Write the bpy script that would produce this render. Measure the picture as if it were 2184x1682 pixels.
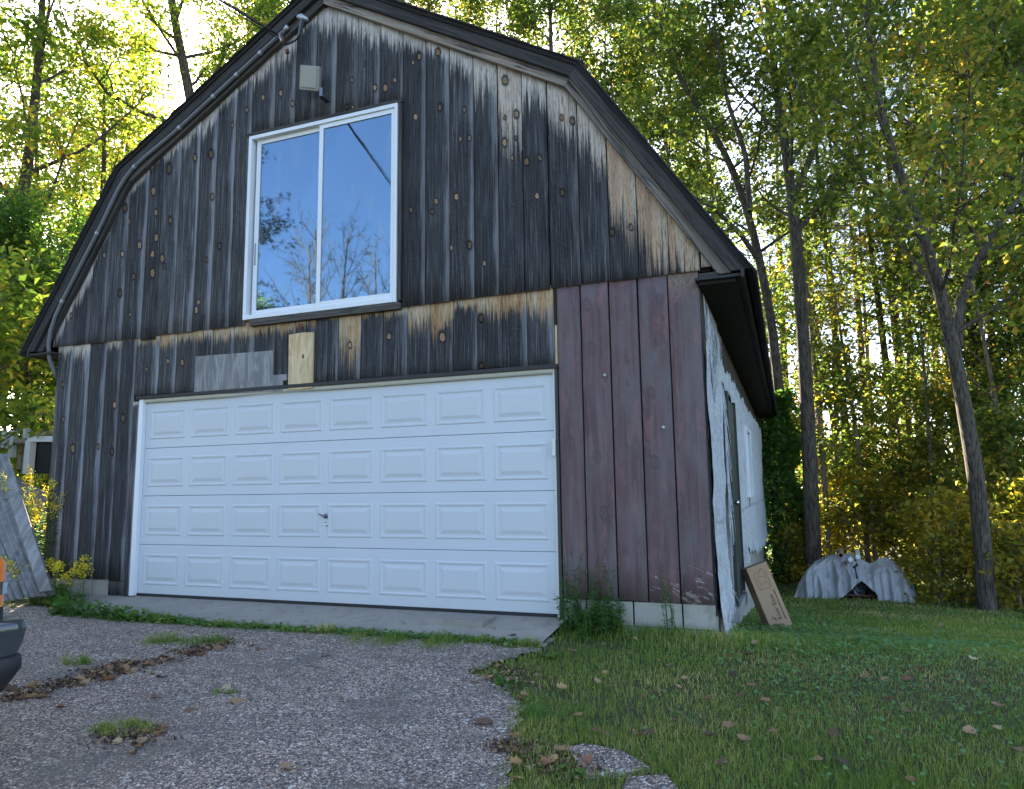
import bpy, bmesh, math, random
import numpy as np
from mathutils import Vector, Matrix

for o in list(bpy.data.objects):
    bpy.data.objects.remove(o)
SC = bpy.context.scene
COL = SC.collection
random.seed(7)
RNG = np.random.default_rng(11)
rad = math.radians

# ------------------------------------------------------------------ camera
CAM = np.array([6.7975, -6.0841, 1.0779])
YAW, PITCH, ROLL = -0.3626, 0.1324, -0.0137
FPX = 2094.3 * 2184 / 2992          # focal length for a 2184 px wide picture
def cam_axes():
    cy, sy = math.cos(YAW), math.sin(YAW); cp, sp = math.cos(PITCH), math.sin(PITCH)
    cr, sr = math.cos(ROLL), math.sin(ROLL)
    f = np.array([sy*cp, cy*cp, sp]); r0 = np.array([cy, -sy, 0.]); u0 = np.cross(r0, f)
    return r0*cr + u0*sr, -r0*sr + u0*cr, f
CR, CU, CF = cam_axes()
cd = bpy.data.cameras.new('camera'); cam = bpy.data.objects.new('camera', cd); COL.objects.link(cam)
m = Matrix.Identity(4)
for i in range(3):
    m[i][0] = CR[i]; m[i][1] = CU[i]; m[i][2] = -CF[i]; m[i][3] = CAM[i]
cam.matrix_world = m
cd.sensor_fit = 'HORIZONTAL'; cd.sensor_width = 36.0; cd.lens = 36.0 * 2094.3 / 2992
cd.clip_start = 0.05; cd.clip_end = 2000
SC.camera = cam

# ------------------------------------------------------------------ light
SUN_AZ, SUN_EL = -40.0, 28.0        # azimuth from +Y towards +X, elevation
w = bpy.data.worlds.new('World'); SC.world = w; w.use_nodes = True
nt = w.node_tree; nt.nodes.clear()
sky = nt.nodes.new('ShaderNodeTexSky'); sky.sky_type = 'NISHITA'; sky.sun_disc = False
sky.sun_elevation = rad(SUN_EL); sky.sun_rotation = rad(SUN_AZ)
sky.altitude = 100; sky.air_density = 0.75; sky.dust_density = 1.6; sky.ozone_density = 0.6
bg = nt.nodes.new('ShaderNodeBackground'); bg.inputs[1].default_value = 0.085
wo = nt.nodes.new('ShaderNodeOutputWorld')
nt.links.new(sky.outputs[0], bg.inputs[0]); nt.links.new(bg.outputs[0], wo.inputs[0])
sd = bpy.data.lights.new('sun', 'SUN'); sd.energy = 5.0; sd.angle = rad(0.6); sd.color = (1, .88, .72)
sun = bpy.data.objects.new('sun', sd); COL.objects.link(sun)
sv = Vector((math.sin(rad(SUN_AZ))*math.cos(rad(SUN_EL)), math.cos(rad(SUN_AZ))*math.cos(rad(SUN_EL)), math.sin(rad(SUN_EL))))
sun.rotation_euler = sv.to_track_quat('Z', 'Y').to_euler()
sun.location = (-20, 20, 30)
SC.view_settings.view_transform = 'Standard'; SC.view_settings.look = 'None'
SC.view_settings.exposure = 3.0; SC.view_settings.gamma = 1.0
SC.view_settings.use_curve_mapping = False
SC.cycles.max_bounces = 8; SC.cycles.transparent_max_bounces = 12
SC.cycles.diffuse_bounces = 4; SC.cycles.glossy_bounces = 3; SC.cycles.transmission_bounces = 6
SC.cycles.caustics_reflective = False; SC.cycles.caustics_refractive = False
SC.cycles.sample_clamp_indirect = 6.0

# ------------------------------------------------------------------ pixel helpers (2184 x 1682 picture)
def ray(u, v):
    d = CF + CR*(u-1092)/FPX + CU*(841-v)/FPX
    return d
def on_plane(u, v, axis, val):
    d = ray(u, v); t = (val-CAM[axis])/d[axis]
    return CAM + t*d
def at_depth(u, v, depth):
    return CAM + ray(u, v)*depth
def wx(u, v, y=0.0):                 # point of the front wall
    p = on_plane(u, v, 1, y); return p[0], p[2]

def smooth(a, b, x):
    t = np.clip((x-a)/(b-a), 0, 1); return t*t*(3-2*t)
def vnoise(x, y, s=0):               # cheap smooth noise, -1..1
    return (np.sin(x*1.3+y*0.7+s)+np.sin(x*-0.6+y*1.9+s*2.1)+np.sin(x*2.3-y*1.1+s*.7)+np.sin(x*.5+y*2.9-s))*0.25
def gz(x, y):                        # the lie of the land
    x = np.asarray(x, float); y = np.asarray(y, float)
    front = -0.075 + 0.062*np.clip(y, -9, 0) + 0.02*np.clip(y+9, -30, 0)
    side = -1.25*np.tanh(np.clip(y+0.3, 0, 80)/9.0)*smooth(3.5, 6.6, x)
    tail = -0.25*smooth(8.5, 14, x)*smooth(-6, 4, y)
    left = 0.35*smooth(-2.0, -7.0, x)*smooth(-6, 3, y)
    und = 0.018*vnoise(x*1.1, y*1.1, 3) + 0.01*vnoise(x*2.7, y*2.9, 5)
    hump = 0.035*np.exp(-((y+3.1+0.25*(x-3))/0.9)**2)*smooth(6.2, 4.0, x)
    keep = smooth(0.0, 0.5, np.abs(y+0.2))     # flat along the door
    return front + side + tail + left + und*np.maximum(keep, .3) + hump
TS = np.concatenate([np.arange(.5, 20, .01), np.arange(20, 80, .05)])
def ghit(u, v, dz=0.0):              # where the ray through a pixel meets the ground
    P = CAM + ray(u, v)*TS[:, None]; k = np.nonzero(P[:, 2] <= gz(P[:, 0], P[:, 1])+dz)[0]
    p = P[k[0]] if len(k) else P[-1]
    return np.array([p[0], p[1], float(gz(p[0], p[1]))])

# ------------------------------------------------------------------ object helpers
def tag(o, label=None, cat=None, group=None, kind=None):
    if label: o['label'] = label
    if cat: o['category'] = cat
    if group: o['group'] = group
    if kind: o['kind'] = kind
    return o
def empty(name, loc=(0, 0, 0), rz=0.0, **k):
    o = bpy.data.objects.new(name, None); COL.objects.link(o)
    o.location = loc; o.rotation_euler = (0, 0, rz); o.empty_display_size = .2
    return tag(o, **k)
def link(name, me, mat=None, parent=None, **k):
    o = bpy.data.objects.new(name, me); COL.objects.link(o)
    if mat is not None and not me.materials: me.materials.append(mat)
    if parent is not None: o.parent = parent
    return tag(o, **k)
def copy_tree(o, parent=None):
    c = o.copy(); COL.objects.link(c)
    if parent is not None: c.parent = parent
    for ch in [q for q in o.children]: copy_tree(ch, c)
    return c
def np_mesh(name, v, faces, attr=None, smooth_=False, uv=None):
    """faces: (n,k) int array; attr: dict of per-vertex floats"""
    me = bpy.data.meshes.new(name); v = np.asarray(v, np.float32); f = np.asarray(faces, np.int32)
    n, k = f.shape
    me.vertices.add(len(v)); me.vertices.foreach_set('co', v.ravel())
    me.loops.add(n*k); me.loops.foreach_set('vertex_index', f.ravel())
    me.polygons.add(n); me.polygons.foreach_set('loop_start', np.arange(0, n*k, k, dtype=np.int32))
    me.polygons.foreach_set('loop_total', np.full(n, k, np.int32))
    if smooth_: me.polygons.foreach_set('use_smooth', np.ones(n, bool))
    for an, av in (attr or {}).items():
        a = me.attributes.new(an, 'FLOAT', 'POINT'); a.data.foreach_set('value', np.asarray(av, np.float32))
    if uv is not None:
        l = me.uv_layers.new(name='UVMap'); l.data.foreach_set('uv', np.asarray(uv, np.float32)[f.ravel()].ravel())
    me.update(calc_edges=True); me.validate()
    return me
class MB:
    """collects simple shapes for ONE mesh"""
    def __init__(s): s.v = []; s.f = []
    def add(s, vs, fs):
        b = len(s.v); s.v += [tuple(map(float, p)) for p in vs]; s.f += [tuple(b+i for i in f) for f in fs]; return s
    def box(s, a, b):
        (x0, y0, z0), (x1, y1, z1) = a, b
        return s.add([(x0,y0,z0),(x1,y0,z0),(x1,y1,z0),(x0,y1,z0),(x0,y0,z1),(x1,y0,z1),(x1,y1,z1),(x0,y1,z1)],
              [(0,3,2,1),(4,5,6,7),(0,1,5,4),(1,2,6,5),(2,3,7,6),(3,0,4,7)])
    def prism(s, poly, y0, y1):      # polygon in x,z (counter-clockwise seen from -y), extruded along y
        n = len(poly); vs = [(p[0], y0, p[1]) for p in poly] + [(p[0], y1, p[1]) for p in poly]
        fs = [tuple(range(n)), tuple(range(2*n-1, n-1, -1))] + [((i+1) % n, i, n+i, n+(i+1) % n) for i in range(n)]
        return s.add(vs, fs)
    def tube(s, pts, r, n=8, cap=True):
        pts = [np.asarray(p, float) for p in pts]; R = r if hasattr(r, '__len__') else [r]*len(pts)
        vs, fs = tube_np(np.array(pts), np.array(R, float), n)
        b = len(s.v); s.add(vs, fs)
        if cap:
            s.f.append(tuple(b+i for i in range(n-1, -1, -1))); m0 = b+n*(len(pts)-1); s.f.append(tuple(m0+i for i in range(n)))
        return s
    def disc_stack(s, prof, c, axis='z', n=20):   # lathe; prof = [(r, h)...]
        vs = []; 
        for r, h in prof:
            for i in range(n):
                a = 2*math.pi*i/n; p = (r*math.cos(a), r*math.sin(a), h)
                if axis == 'x': p = (p[2], p[0], p[1])
                if axis == 'y': p = (p[0], p[2], -p[1])
                vs.append((c[0]+p[0], c[1]+p[1], c[2]+p[2]))
        fs = [(j*n+i, j*n+(i+1) % n, (j+1)*n+(i+1) % n, (j+1)*n+i) for j in range(len(prof)-1) for i in range(n)]
        fs += [tuple(range(n-1, -1, -1)), tuple((len(prof)-1)*n+i for i in range(n))]
        return s.add(vs, fs)
    def mesh(s, name='m', sm=False, bevel=0.0, seg=1):
        me = bpy.data.meshes.new(name); me.from_pydata(s.v, [], s.f); 
        bm = bmesh.new(); bm.from_mesh(me)
        bmesh.ops.recalc_face_normals(bm, faces=bm.faces)
        if bevel > 0:
            bmesh.ops.bevel(bm, geom=list(bm.edges), offset=bevel, segments=seg, affect='EDGES', profile=.6)
        bm.to_mesh(me); bm.free()
        if sm:
            for p in me.polygons: p.use_smooth = True
        me.update(); return me
def tube_np(P, R, n):
    """tube around polyline P with radii R -> verts, quads"""
    k = len(P); T = np.gradient(P, axis=0); T /= np.linalg.norm(T, axis=1)[:, None]+1e-9
    ref = np.array([0, 0, 1.]) if abs(T[0][2]) < .8 else np.array([1., 0, 0])
    A = np.cross(T, ref); A /= np.linalg.norm(A, axis=1)[:, None]+1e-9; B = np.cross(T, A)
    an = np.arange(n)*2*np.pi/n
    V = P[:, None, :] + R[:, None, None]*(np.cos(an)[None, :, None]*A[:, None, :] + np.sin(an)[None, :, None]*B[:, None, :])
    i = np.arange(k-1)[:, None]*n; j = np.arange(n)[None, :]; j2 = (j+1) % n
    F = np.stack([i+j, i+j2, i+n+j2, i+n+j], -1).reshape(-1, 4)
    return V.reshape(-1, 3), F

# ------------------------------------------------------------------ material helpers
class NT:
    def __init__(s, name):
        s.m = bpy.data.materials.new(name); s.m.use_nodes = True; s.t = s.m.node_tree; s.t.nodes.clear()
        s.o = s.t.nodes.new('ShaderNodeOutputMaterial')
    def n(s, typ, ins=None, **pr):
        nd = s.t.nodes.new('ShaderNode'+typ)
        for k, v in pr.items(): setattr(nd, k, v)
        for k, v in (ins or {}).items(): s.set(nd.inputs[k], v)
        return nd
    def set(s, sock, v):
        if isinstance(v, bpy.types.Node): v = v.outputs[0]
        if isinstance(v, bpy.types.NodeSocket): s.t.links.new(v, sock)
        else:
            if hasattr(sock.default_value, '__len__') and len(sock.default_value) == 4 and len(v) == 3: v = (*v, 1)
            sock.default_value = v
    def math(s, op, a, b=0.0, c=0.0, clamp=False):
        return s.n('Math', {0: a, 1: b, 2: c}, operation=op, use_clamp=clamp).outputs[0]
    def vm(s, op, a, b=(0, 0, 0)):
        return s.n('VectorMath', {0: a, 1: b}, operation=op).outputs[0]
    def noise(s, vec, scale, detail=4.0, rough=.55, dist=0.0):
        return s.n('TexNoise', {'Vector': vec, 'Scale': scale, 'Detail': detail, 'Roughness': rough, 'Distortion': dist}).outputs[0]
    def ramp(s, fac, stops, interp='LINEAR'):
        nd = s.n('ValToRGB', {0: fac}); cr = nd.color_ramp; cr.interpolation = interp
        while len(cr.elements) < len(stops): cr.elements.new(0.5)
        for e, (p, c) in zip(cr.elements, stops):
            e.position = p; e.color = (*c, 1) if hasattr(c, '__len__') else (c, c, c, 1)
        return nd.outputs[0]
    def sstep(s, x, a, b):
        return s.n('MapRange', {'Value': x, 'From Min': a, 'From Max': b, 'To Min': 0., 'To Max': 1.}, interpolation_type='SMOOTHSTEP').outputs[0]
    def mix(s, fac, a, b, blend='MIX'):
        nd = s.n('Mix', data_type='RGBA', blend_type=blend)
        s.set(nd.inputs[0], fac); s.set(nd.inputs[6], a); s.set(nd.inputs[7], b); return nd.outputs[2]
    def comb(s, x, y, z):
        return s.n('CombineXYZ', {0: x, 1: y, 2: z}).outputs[0]
    def sep(s, v):
        nd = s.n('SeparateXYZ', {0: v}); return nd.outputs
    def bump(s, h, strength=.5, dist=.01):
        return s.n('Bump', {'Height': h, 'Strength': strength, 'Distance': dist}).outputs[0]
    def bsdf(s, col, rough=.7, normal=None, **k):
        p = s.n('BsdfPrincipled', {'Base Color': col, 'Roughness': rough})
        for a, b in k.items(): s.set(p.inputs[a.replace('_', ' ')], b)
        if normal is not None: s.set(p.inputs['Normal'], normal)
        return p
    def out(s, sh, disp=None):
        s.set(s.o.inputs[0], sh); return s.m
    def pos(s): return s.n('NewGeometry').outputs[0]
    def objc(s): return s.n('TexCoord').outputs[3]
    def rnd(s): return s.n('ObjectInfo').outputs['Random']
    def attr(s, name, typ='GEOMETRY'):
        return s.n('Attribute', attribute_name=name, attribute_type=typ)
M = {}
def simple(name, col, rough=.6, var=.25, scale=8.0, bump=.0, metal=0.0, spec=.5, bscale=60., coat=0.0):
    t = NT(name); v = t.objc()
    n1 = t.noise(v, scale, 5); n2 = t.noise(v, bscale, 3)
    c = t.mix(n1, tuple(x*(1-var) for x in col), tuple(min(1, x*(1+var)) for x in col))
    c = t.mix(t.math('MULTIPLY', n2, .35), c, tuple(x*.6 for x in col))
    p = t.bsdf(c, rough, t.bump(n2, bump, .004) if bump else None, Metallic=metal)
    p.inputs['Specular IOR Level'].default_value = spec; p.inputs['Coat Weight'].default_value = coat
    M[name] = t.out(p); return M[name]

# ------------------------------------------------------------------ materials
def board_material(name, paint=False):
    t = NT(name)
    P = t.objc(); x, y, z = t.sep(P)[:3]
    r = t.rnd(); r100 = t.math('MULTIPLY', r, 97.0)
    uv = t.n('UVMap').outputs[0]; u, v = t.sep(uv)[:2]
    fine = t.noise(t.comb(t.math('MULTIPLY', x, 95.), r100, t.math('MULTIPLY', z, 2.2)), 1.0, 5, .65)
    mid = t.noise(t.comb(t.math('MULTIPLY', x, 26.), r100, t.math('MULTIPLY', z, .9)), 1.0, 4, .6, .6)
    blot = t.noise(t.comb(t.math('MULTIPLY', x, 5.), r100, t.math('MULTIPLY', z, 1.3)), 1.0, 3)
    speck = t.noise(t.comb(t.math('MULTIPLY', x, 140.), r100, t.math('MULTIPLY', z, 60.)), 1.0, 3, .7)
    # saw marks: slanted fine arcs
    sx = t.math('ADD', t.math('MULTIPLY', z, 1.0), t.math('MULTIPLY', x, .55))
    sx = t.math('ADD', sx, t.math('MULTIPLY', t.math('SINE', t.math('ADD', t.math('MULTIPLY', z, 1.3), r100)), .25))
    saw = t.noise(t.comb(t.math('MULTIPLY', sx, 120.), t.math('MULTIPLY', x, 5.), r100), 1.0, 2, .6)
    if not paint:
        c = t.ramp(fine, [(.26, (.008, .008, .008)), (.44, (.024, .0235, .024)), (.58, (.062, .061, .063)), (.78, (.22, .215, .215))])
        c = t.mix(t.math('MULTIPLY', t.sstep(mid, .46, .72), .62), c, (.022, .021, .021))
        c = t.mix(t.math('MULTIPLY', t.sstep(blot, .52, .8), .38), c, (.12, .118, .125))
        c = t.mix(t.math('MULTIPLY', t.sstep(blot, .30, .12), .5), c, (.075, .045, .042))
        c = t.mix(t.math('MULTIPLY', t.sstep(saw, .5, .72), .20), c, (.11, .108, .11))
        c = t.mix(t.math('MULTIPLY', t.sstep(speck, .58, .72), .35), c, (.25, .245, .25))
        pst = t.noise(t.comb(t.math('MULTIPLY', x, 34.), t.math('ADD', r100, 9.), t.math('MULTIPLY', z, .55)), 1.0, 5, .72)
        c = t.mix(t.math('MULTIPLY', t.sstep(pst, .60, .70), .6), c, t.ramp(fine, [(.3, (.12, .115, .11)), (.65, (.40, .385, .37))]))
        # pale weathered sapwood along one edge
        ew = t.attr('edge_light', 'OBJECT').outputs['Fac']
        e = t.sstep(t.math('ADD', u, t.math('ADD', t.math('MULTIPLY', t.math('SUBTRACT', mid, .5), .45), t.math('MULTIPLY', t.math('SUBTRACT', blot, .5), .55))), .72, .95)
        e = t.math('MULTIPLY', e, ew)
        c = t.mix(t.math('MULTIPLY', e, .8), c, t.ramp(fine, [(.25, (.08, .08, .084)), (.7, (.36, .355, .36))]))
        ton = t.attr('tone', 'OBJECT').outputs['Fac']
        c = t.mix(1.0, c, t.comb(ton, ton, ton), 'MULTIPLY')
        # unweathered wood under the overhangs, running down in streaks
        tl = t.attr('tan_len', 'OBJECT').outputs['Fac']; tw = t.attr('tan_warm', 'OBJECT').outputs['Fac']
        s1 = t.noise(t.comb(t.math('MULTIPLY', x, 58.), r100, t.math('MULTIPLY', z, .9)), 1.0, 5, .7)
        s2 = t.noise(t.comb(t.math('MULTIPLY', x, 12.), r100, t.math('MULTIPLY', z, .35)), 1.0, 3, .5)
        s3 = t.noise(t.comb(t.math('MULTIPLY', x, 150.), r100, t.math('MULTIPLY', z, 9.)), 1.0, 3, .7)
        st = t.math('ADD', t.math('MULTIPLY', s1, .5), t.math('ADD', t.math('MULTIPLY', s3, .28), t.math('MULTIPLY', s2, .22)))
        st = t.math('ADD', t.math('MULTIPLY', t.math('SUBTRACT', st, .5), 1.7), .5)
        thr = t.math('ADD', .20, t.math('MULTIPLY', t.math('DIVIDE', v, t.math('MAXIMUM', tl, .001)), .32))
        mk = t.math('MULTIPLY', t.sstep(t.math('SUBTRACT', st, thr), -.03, .13), t.math('MULTIPLY', t.sstep(tl, .005, .03), .95))
        tc = t.ramp(t.math('ADD', t.math('MULTIPLY', s2, .7), t.math('MULTIPLY', s1, .35)), [(.36, (.58, .50, .40)), (.48, (.52, .40, .25)), (.58, (.46, .26, .10)), (.70, (.26, .12, .05))])
        pale = t.ramp(s1, [(.3, (.24, .19, .15)), (.45, (.50, .44, .38)), (.62, (.62, .57, .52))])
        tc = t.mix(tw, pale, tc)
        tc = t.mix(t.math('MULTIPLY', t.sstep(s3, .48, .66), .75), tc, (.05, .038, .03))
        c = t.mix(mk, c, tc)
        # dark brown line right at the joint with the overhang
        c = t.mix(t.math('MULTIPLY', t.sstep(v, .10, .0), .35), c, (.10, .06, .03))
        rough = .85
    else:
        c = t.ramp(mid, [(.25, (.080, .052, .052)), (.5, (.125, .080, .080)), (.72, (.175, .108, .106))])
        c = t.mix(t.math('MULTIPLY', t.sstep(blot, .42, .68), .75), c, (.150, .125, .122))
        c = t.mix(t.math('MULTIPLY', t.sstep(blot, .40, .25), .6), c, (.19, .095, .095))
        c = t.mix(t.math('MULTIPLY', t.sstep(saw, .52, .74), .16), c, (.25, .20, .195))
        c = t.mix(t.math('MULTIPLY', t.sstep(fine, .42, .28), .55), c, (.03, .02, .022))
        pk = t.noise(t.comb(t.math('MULTIPLY', x, 9.), t.math('ADD', r100, 5.), t.math('MULTIPLY', z, 2.6)), 1.0, 5, .7, .8)
        c = t.mix(t.math('MULTIPLY', t.sstep(pk, .54, .64), .6), c, (.235, .118, .112))
        c = t.mix(t.math('MULTIPLY', t.sstep(pk, .44, .32), .55), c, (.150, .135, .135))
        nick = t.noise(t.comb(t.math('MULTIPLY', x, 55.), t.math('ADD', r100, 7.), t.math('MULTIPLY', z, 6.)), 1.0, 3, .6)
        c = t.mix(t.math('MULTIPLY', t.sstep(nick, .69, .74), .85), c, (.015, .012, .012))
        # low down the paint is darker and scuffed to bare wood
        sc = t.noise(t.comb(t.math('MULTIPLY', x, 7.), t.math('ADD', r100, 3.), t.math('ADD', t.math('MULTIPLY', z, 22.), t.math('MULTIPLY', x, 8.))), 1.0, 5, .75)
        lowm = t.math('MULTIPLY', t.sstep(z, .75, .15), t.sstep(t.attr('scuff', 'OBJECT').outputs['Fac'], 0., 1.))
        scm = t.sstep(t.math('ADD', sc, t.math('MULTIPLY', lowm, .17)), .735, .765)
        c = t.mix(t.math('MULTIPLY', scm, t.sstep(z, .95, .6)), c, (.36, .31, .30))
        yl = t.sstep(t.math('ADD', t.math('MULTIPLY', speck, .6), t.math('MULTIPLY', t.sstep(v, .75, .05), .35)), .62, .70)
        c = t.mix(t.math('MULTIPLY', yl, t.attr('tan_len', 'OBJECT').outputs['Fac']), c, (.30, .20, .10))
        rough = .72
    # knots, each with its own place on the board
    h = t.math('ADD', t.math('MULTIPLY', fine, .55), t.math('ADD', t.math('MULTIPLY', saw, .35), t.math('MULTIPLY', mid, .4)))
    wob = t.math('MULTIPLY', t.math('SUBTRACT', t.noise(P, 45., 3), .5), .034)
    for k in range(6):
        kv = t.attr('k%d' % k, 'OBJECT').outputs['Vector']; kx, kz, ks = t.sep(kv)[:3]
        dx = t.math('ADD', t.math('SUBTRACT', x, kx), wob); dz = t.math('MULTIPLY', t.math('ADD', t.math('SUBTRACT', z, kz), t.math('MULTIPLY', dx, .3)), .62)
        dd = t.math('SQRT', t.math('ADD', t.math('MULTIPLY', dx, dx), t.math('MULTIPLY', dz, dz)))
        q = t.math('DIVIDE', dd, t.math('MAXIMUM', ks, .0001))
        if not paint:
            kc = t.ramp(t.math('MULTIPLY', q, .5), [(.0, (.20, .10, .05)), (.12, (.30, .18, .09)), (.24, (.22, .12, .06)), (.30, (.42, .31, .19)), (.37, (.20, .12, .07)), (.43, (.03, .018, .015)), (.6, (.028, .024, .024)), (1.0, (.05, .046, .047))])
            br = t.math('ADD', .30, t.math('MULTIPLY', t.math('FRACT', t.math('MULTIPLY', kx, 37.3)), .95)); kc = t.mix(1.0, kc, t.comb(br, br, br), 'MULTIPLY')
            fac = t.math('MULTIPLY', t.sstep(q, 2.0, .9), t.sstep(ks, .0, .004))
        else:
            kc = t.ramp(t.math('MULTIPLY', q, .5), [(.0, (.05, .04, .045)), (.3, (.10, .085, .09)), (.45, (.035, .02, .024)), (1., (.09, .05, .05))])
            fac = t.math('MULTIPLY', t.math('MULTIPLY', t.sstep(q, 1.5, .6), .45), t.sstep(ks, .0, .004))
        c = t.mix(fac, c, kc)
    p = t.bsdf(c, rough, t.bump(h, .55, .006)); p.inputs['Specular IOR Level'].default_value = .25
    M[name] = t.out(p)
board_material('weathered_board'); board_material('maroon_board', True)

def trim_material():
    t = NT('trim_board'); uv = t.n('UVMap').outputs[0]; u, v = t.sep(uv)[:2]; r = t.math('MULTIPLY', t.rnd(), 50.)
    a = t.noise(t.comb(t.math('MULTIPLY', u, 2.0), t.math('MULTIPLY', v, 90.), r), 1., 5, .65)
    b = t.noise(t.comb(t.math('MULTIPLY', u, 1.4), t.math('MULTIPLY', v, 16.), r), 1., 4, .6, 1.0)
    c = t.ramp(a, [(.25, (.022, .020, .019)), (.5, (.07, .066, .064)), (.75, (.17, .16, .15))])
    pl = t.attr('pale', 'OBJECT').outputs['Fac']
    c = t.mix(t.math('MULTIPLY', t.sstep(b, .36, .5), pl), c, t.ramp(a, [(.3, (.16, .12, .09)), (.7, (.44, .38, .31))]))
    c = t.mix(t.math('MULTIPLY', t.sstep(b, .42, .25), .6), c, (.03, .027, .026))
    tn = t.math('SUBTRACT', 1.0, t.attr('dark', 'OBJECT').outputs['Fac']); c = t.mix(1.0, c, t.comb(tn, tn, tn), 'MULTIPLY')
    p = t.bsdf(c, .85, t.bump(a, .5, .005)); p.inputs['Specular IOR Level'].default_value = .25
    M['trim_board'] = t.out(p)
trim_material()

def plank_plain(name, cols, warm=0.0):       # plain grained timber, coordinates from the object
    t = NT(name); x, y, z = t.sep(t.objc())[:3]; r = t.math('MULTIPLY', t.rnd(), 50.)
    a = t.noise(t.comb(t.math('MULTIPLY', x, 70.), r, t.math('MULTIPLY', z, 2.5)), 1., 5, .6)
    b = t.noise(t.comb(t.math('MULTIPLY', x, 9.), r, t.math('MULTIPLY', z, 2.2)), 1., 4, .6, 1.2)
    c = t.mix(t.sstep(b, .4, .65), t.ramp(a, [(.3, cols[0]), (.7, cols[1])]), t.ramp(a, [(.3, cols[1]), (.7, cols[2])]))
    k = t.n('TexVoronoi', {'Vector': t.comb(t.math('MULTIPLY', x, 7.), r, t.math('MULTIPLY', z, 4.)), 'Scale': 1.0})
    c = t.mix(t.math('MULTIPLY', t.sstep(k.outputs['Distance'], .13, .07), warm), c, (.14, .06, .025))
    p = t.bsdf(c, .8, t.bump(a, .3, .003)); p.inputs['Specular IOR Level'].default_value = .3
    M[name] = t.out(p)
plank_plain('grey_plywood', [(.13, .125, .12), (.24, .23, .22), (.36, .35, .335)], .3)
plank_plain('new_pine', [(.42, .27, .13), (.60, .44, .24), (.70, .55, .34)], 1.0)
plank_plain('old_casing', [(.16, .155, .145), (.26, .25, .235), (.36, .35, .33)], .2)

def door_paint():
    t = NT('white_door_paint'); P = t.objc(); x, y, z = t.sep(P)[:3]
    n = t.noise(P, 1.6, 5); f = t.noise(t.comb(t.math('MULTIPLY', x, 14.), 0., t.math('MULTIPLY', z, 90.)), 1., 3)
    c = t.mix(n, (.515, .54, .57), (.58, .60, .62))
    dirt = t.math('MULTIPLY', t.sstep(z, .38, .0), t.noise(P, 5., 5))
    c = t.mix(t.math('MULTIPLY', dirt, .35), c, (.45, .43, .38))
    p = t.bsdf(c, .42, t.bump(f, .06, .002)); M['white_door_paint'] = t.out(p)
door_paint()
simple('white_frame', (.78, .79, .80), .4, .05); simple('cream_vinyl', (.70, .68, .58), .5, .06)
simple('black_rubber', (.018, .018, .019), .7, .2); simple('dark_gap', (.012, .011, .011), .9, .2)
simple('galvanised', (.42, .43, .45), .45, .2, metal=.6); simple('steel_dark', (.20, .20, .21), .35, .2, metal=.9)
simple('conduit_grey', (.14, .14, .145), .5, .2, bump=.1); simple('cable_black', (.02, .02, .021), .6, .2)
simple('cable_grey', (.16, .16, .16), .55, .2); simple('rust', (.16, .06, .03), .8, .4, bump=.3)
simple('green_door_paint', (.007, .021, .020), .45, .3); simple('roof_shingle', (.045, .043, .042), .95, .5, 5, bump=.6)
simple('roof_deck', (.014, .013, .012), .95, .3, bump=.3); simple('lamp_housing', (.30, .30, .25), .5, .15)
simple('cardboard', (.40, .26, .15), .85, .10, 6, bump=.1); simple('cardboard_dark', (.28, .18, .10), .85, .12, 6)
simple('ink', (.06, .025, .02), .8, .1); simple('ink_pale', (.26, .15, .08), .85, .1)
simple('pvc_white', (.78, .78, .76), .4, .05); simple('clay_pipe', (.40, .26, .18), .7, .15)
simple('machine_black', (.015, .015, .016), .4, .3); simple('tan_wood', (.30, .24, .17), .8, .25)
simple('truck_paint', (.02, .025, .03), .25, .1, coat=.8); simple('bumper_dark', (.045, .05, .055), .16, .15, coat=.6)
simple('valance_black', (.016, .016, .017), .55, .2); simple('chrome', (.62, .63, .65), .15, .1, metal=1.0)
simple('headlamp_clear', (.55, .56, .58), .1, .1); simple('white_post', (.62, .62, .60), .6, .1)
simple('aluminium', (.66, .66, .65), .45, .1); simple('black_panel', (.008, .008, .009), .6, .2)
simple('moss_rock', (.19, .175, .16), .95, .3, 3, bump=.5); simple('wood_rail', (.30, .26, .20), .85, .2)

def orange_lens():
    t = NT('orange_lens'); p = t.bsdf((.75, .20, .03), .15); p.inputs['Coat Weight'].default_value = .5
    p.inputs['Subsurface Weight'].default_value = .2; M['orange_lens'] = t.out(p)
orange_lens()

def concrete(name, a, b, joints=False):
    t = NT(name); P = t.objc(); n = t.noise(P, 2.2, 6); f = t.noise(P, 90., 3, .7); s = t.noise(P, 9., 5)
    c = t.mix(n, a, b); c = t.mix(t.math('MULTIPLY', t.sstep(s, .5, .75), .5), c, tuple(q*.55 for q in a))
    c = t.mix(t.math('MULTIPLY', t.sstep(f, .55, .75), .35), c, tuple(min(1, q*1.5) for q in b))
    M[name] = t.out(t.bsdf(c, .92, t.bump(t.math('ADD', t.math('MULTIPLY', f, .6), s), .5, .006)))
concrete('concrete_apron', (.20, .175, .145), (.33, .295, .25)); concrete('block_concrete', (.27, .245, .20), (.42, .395, .34))

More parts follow.
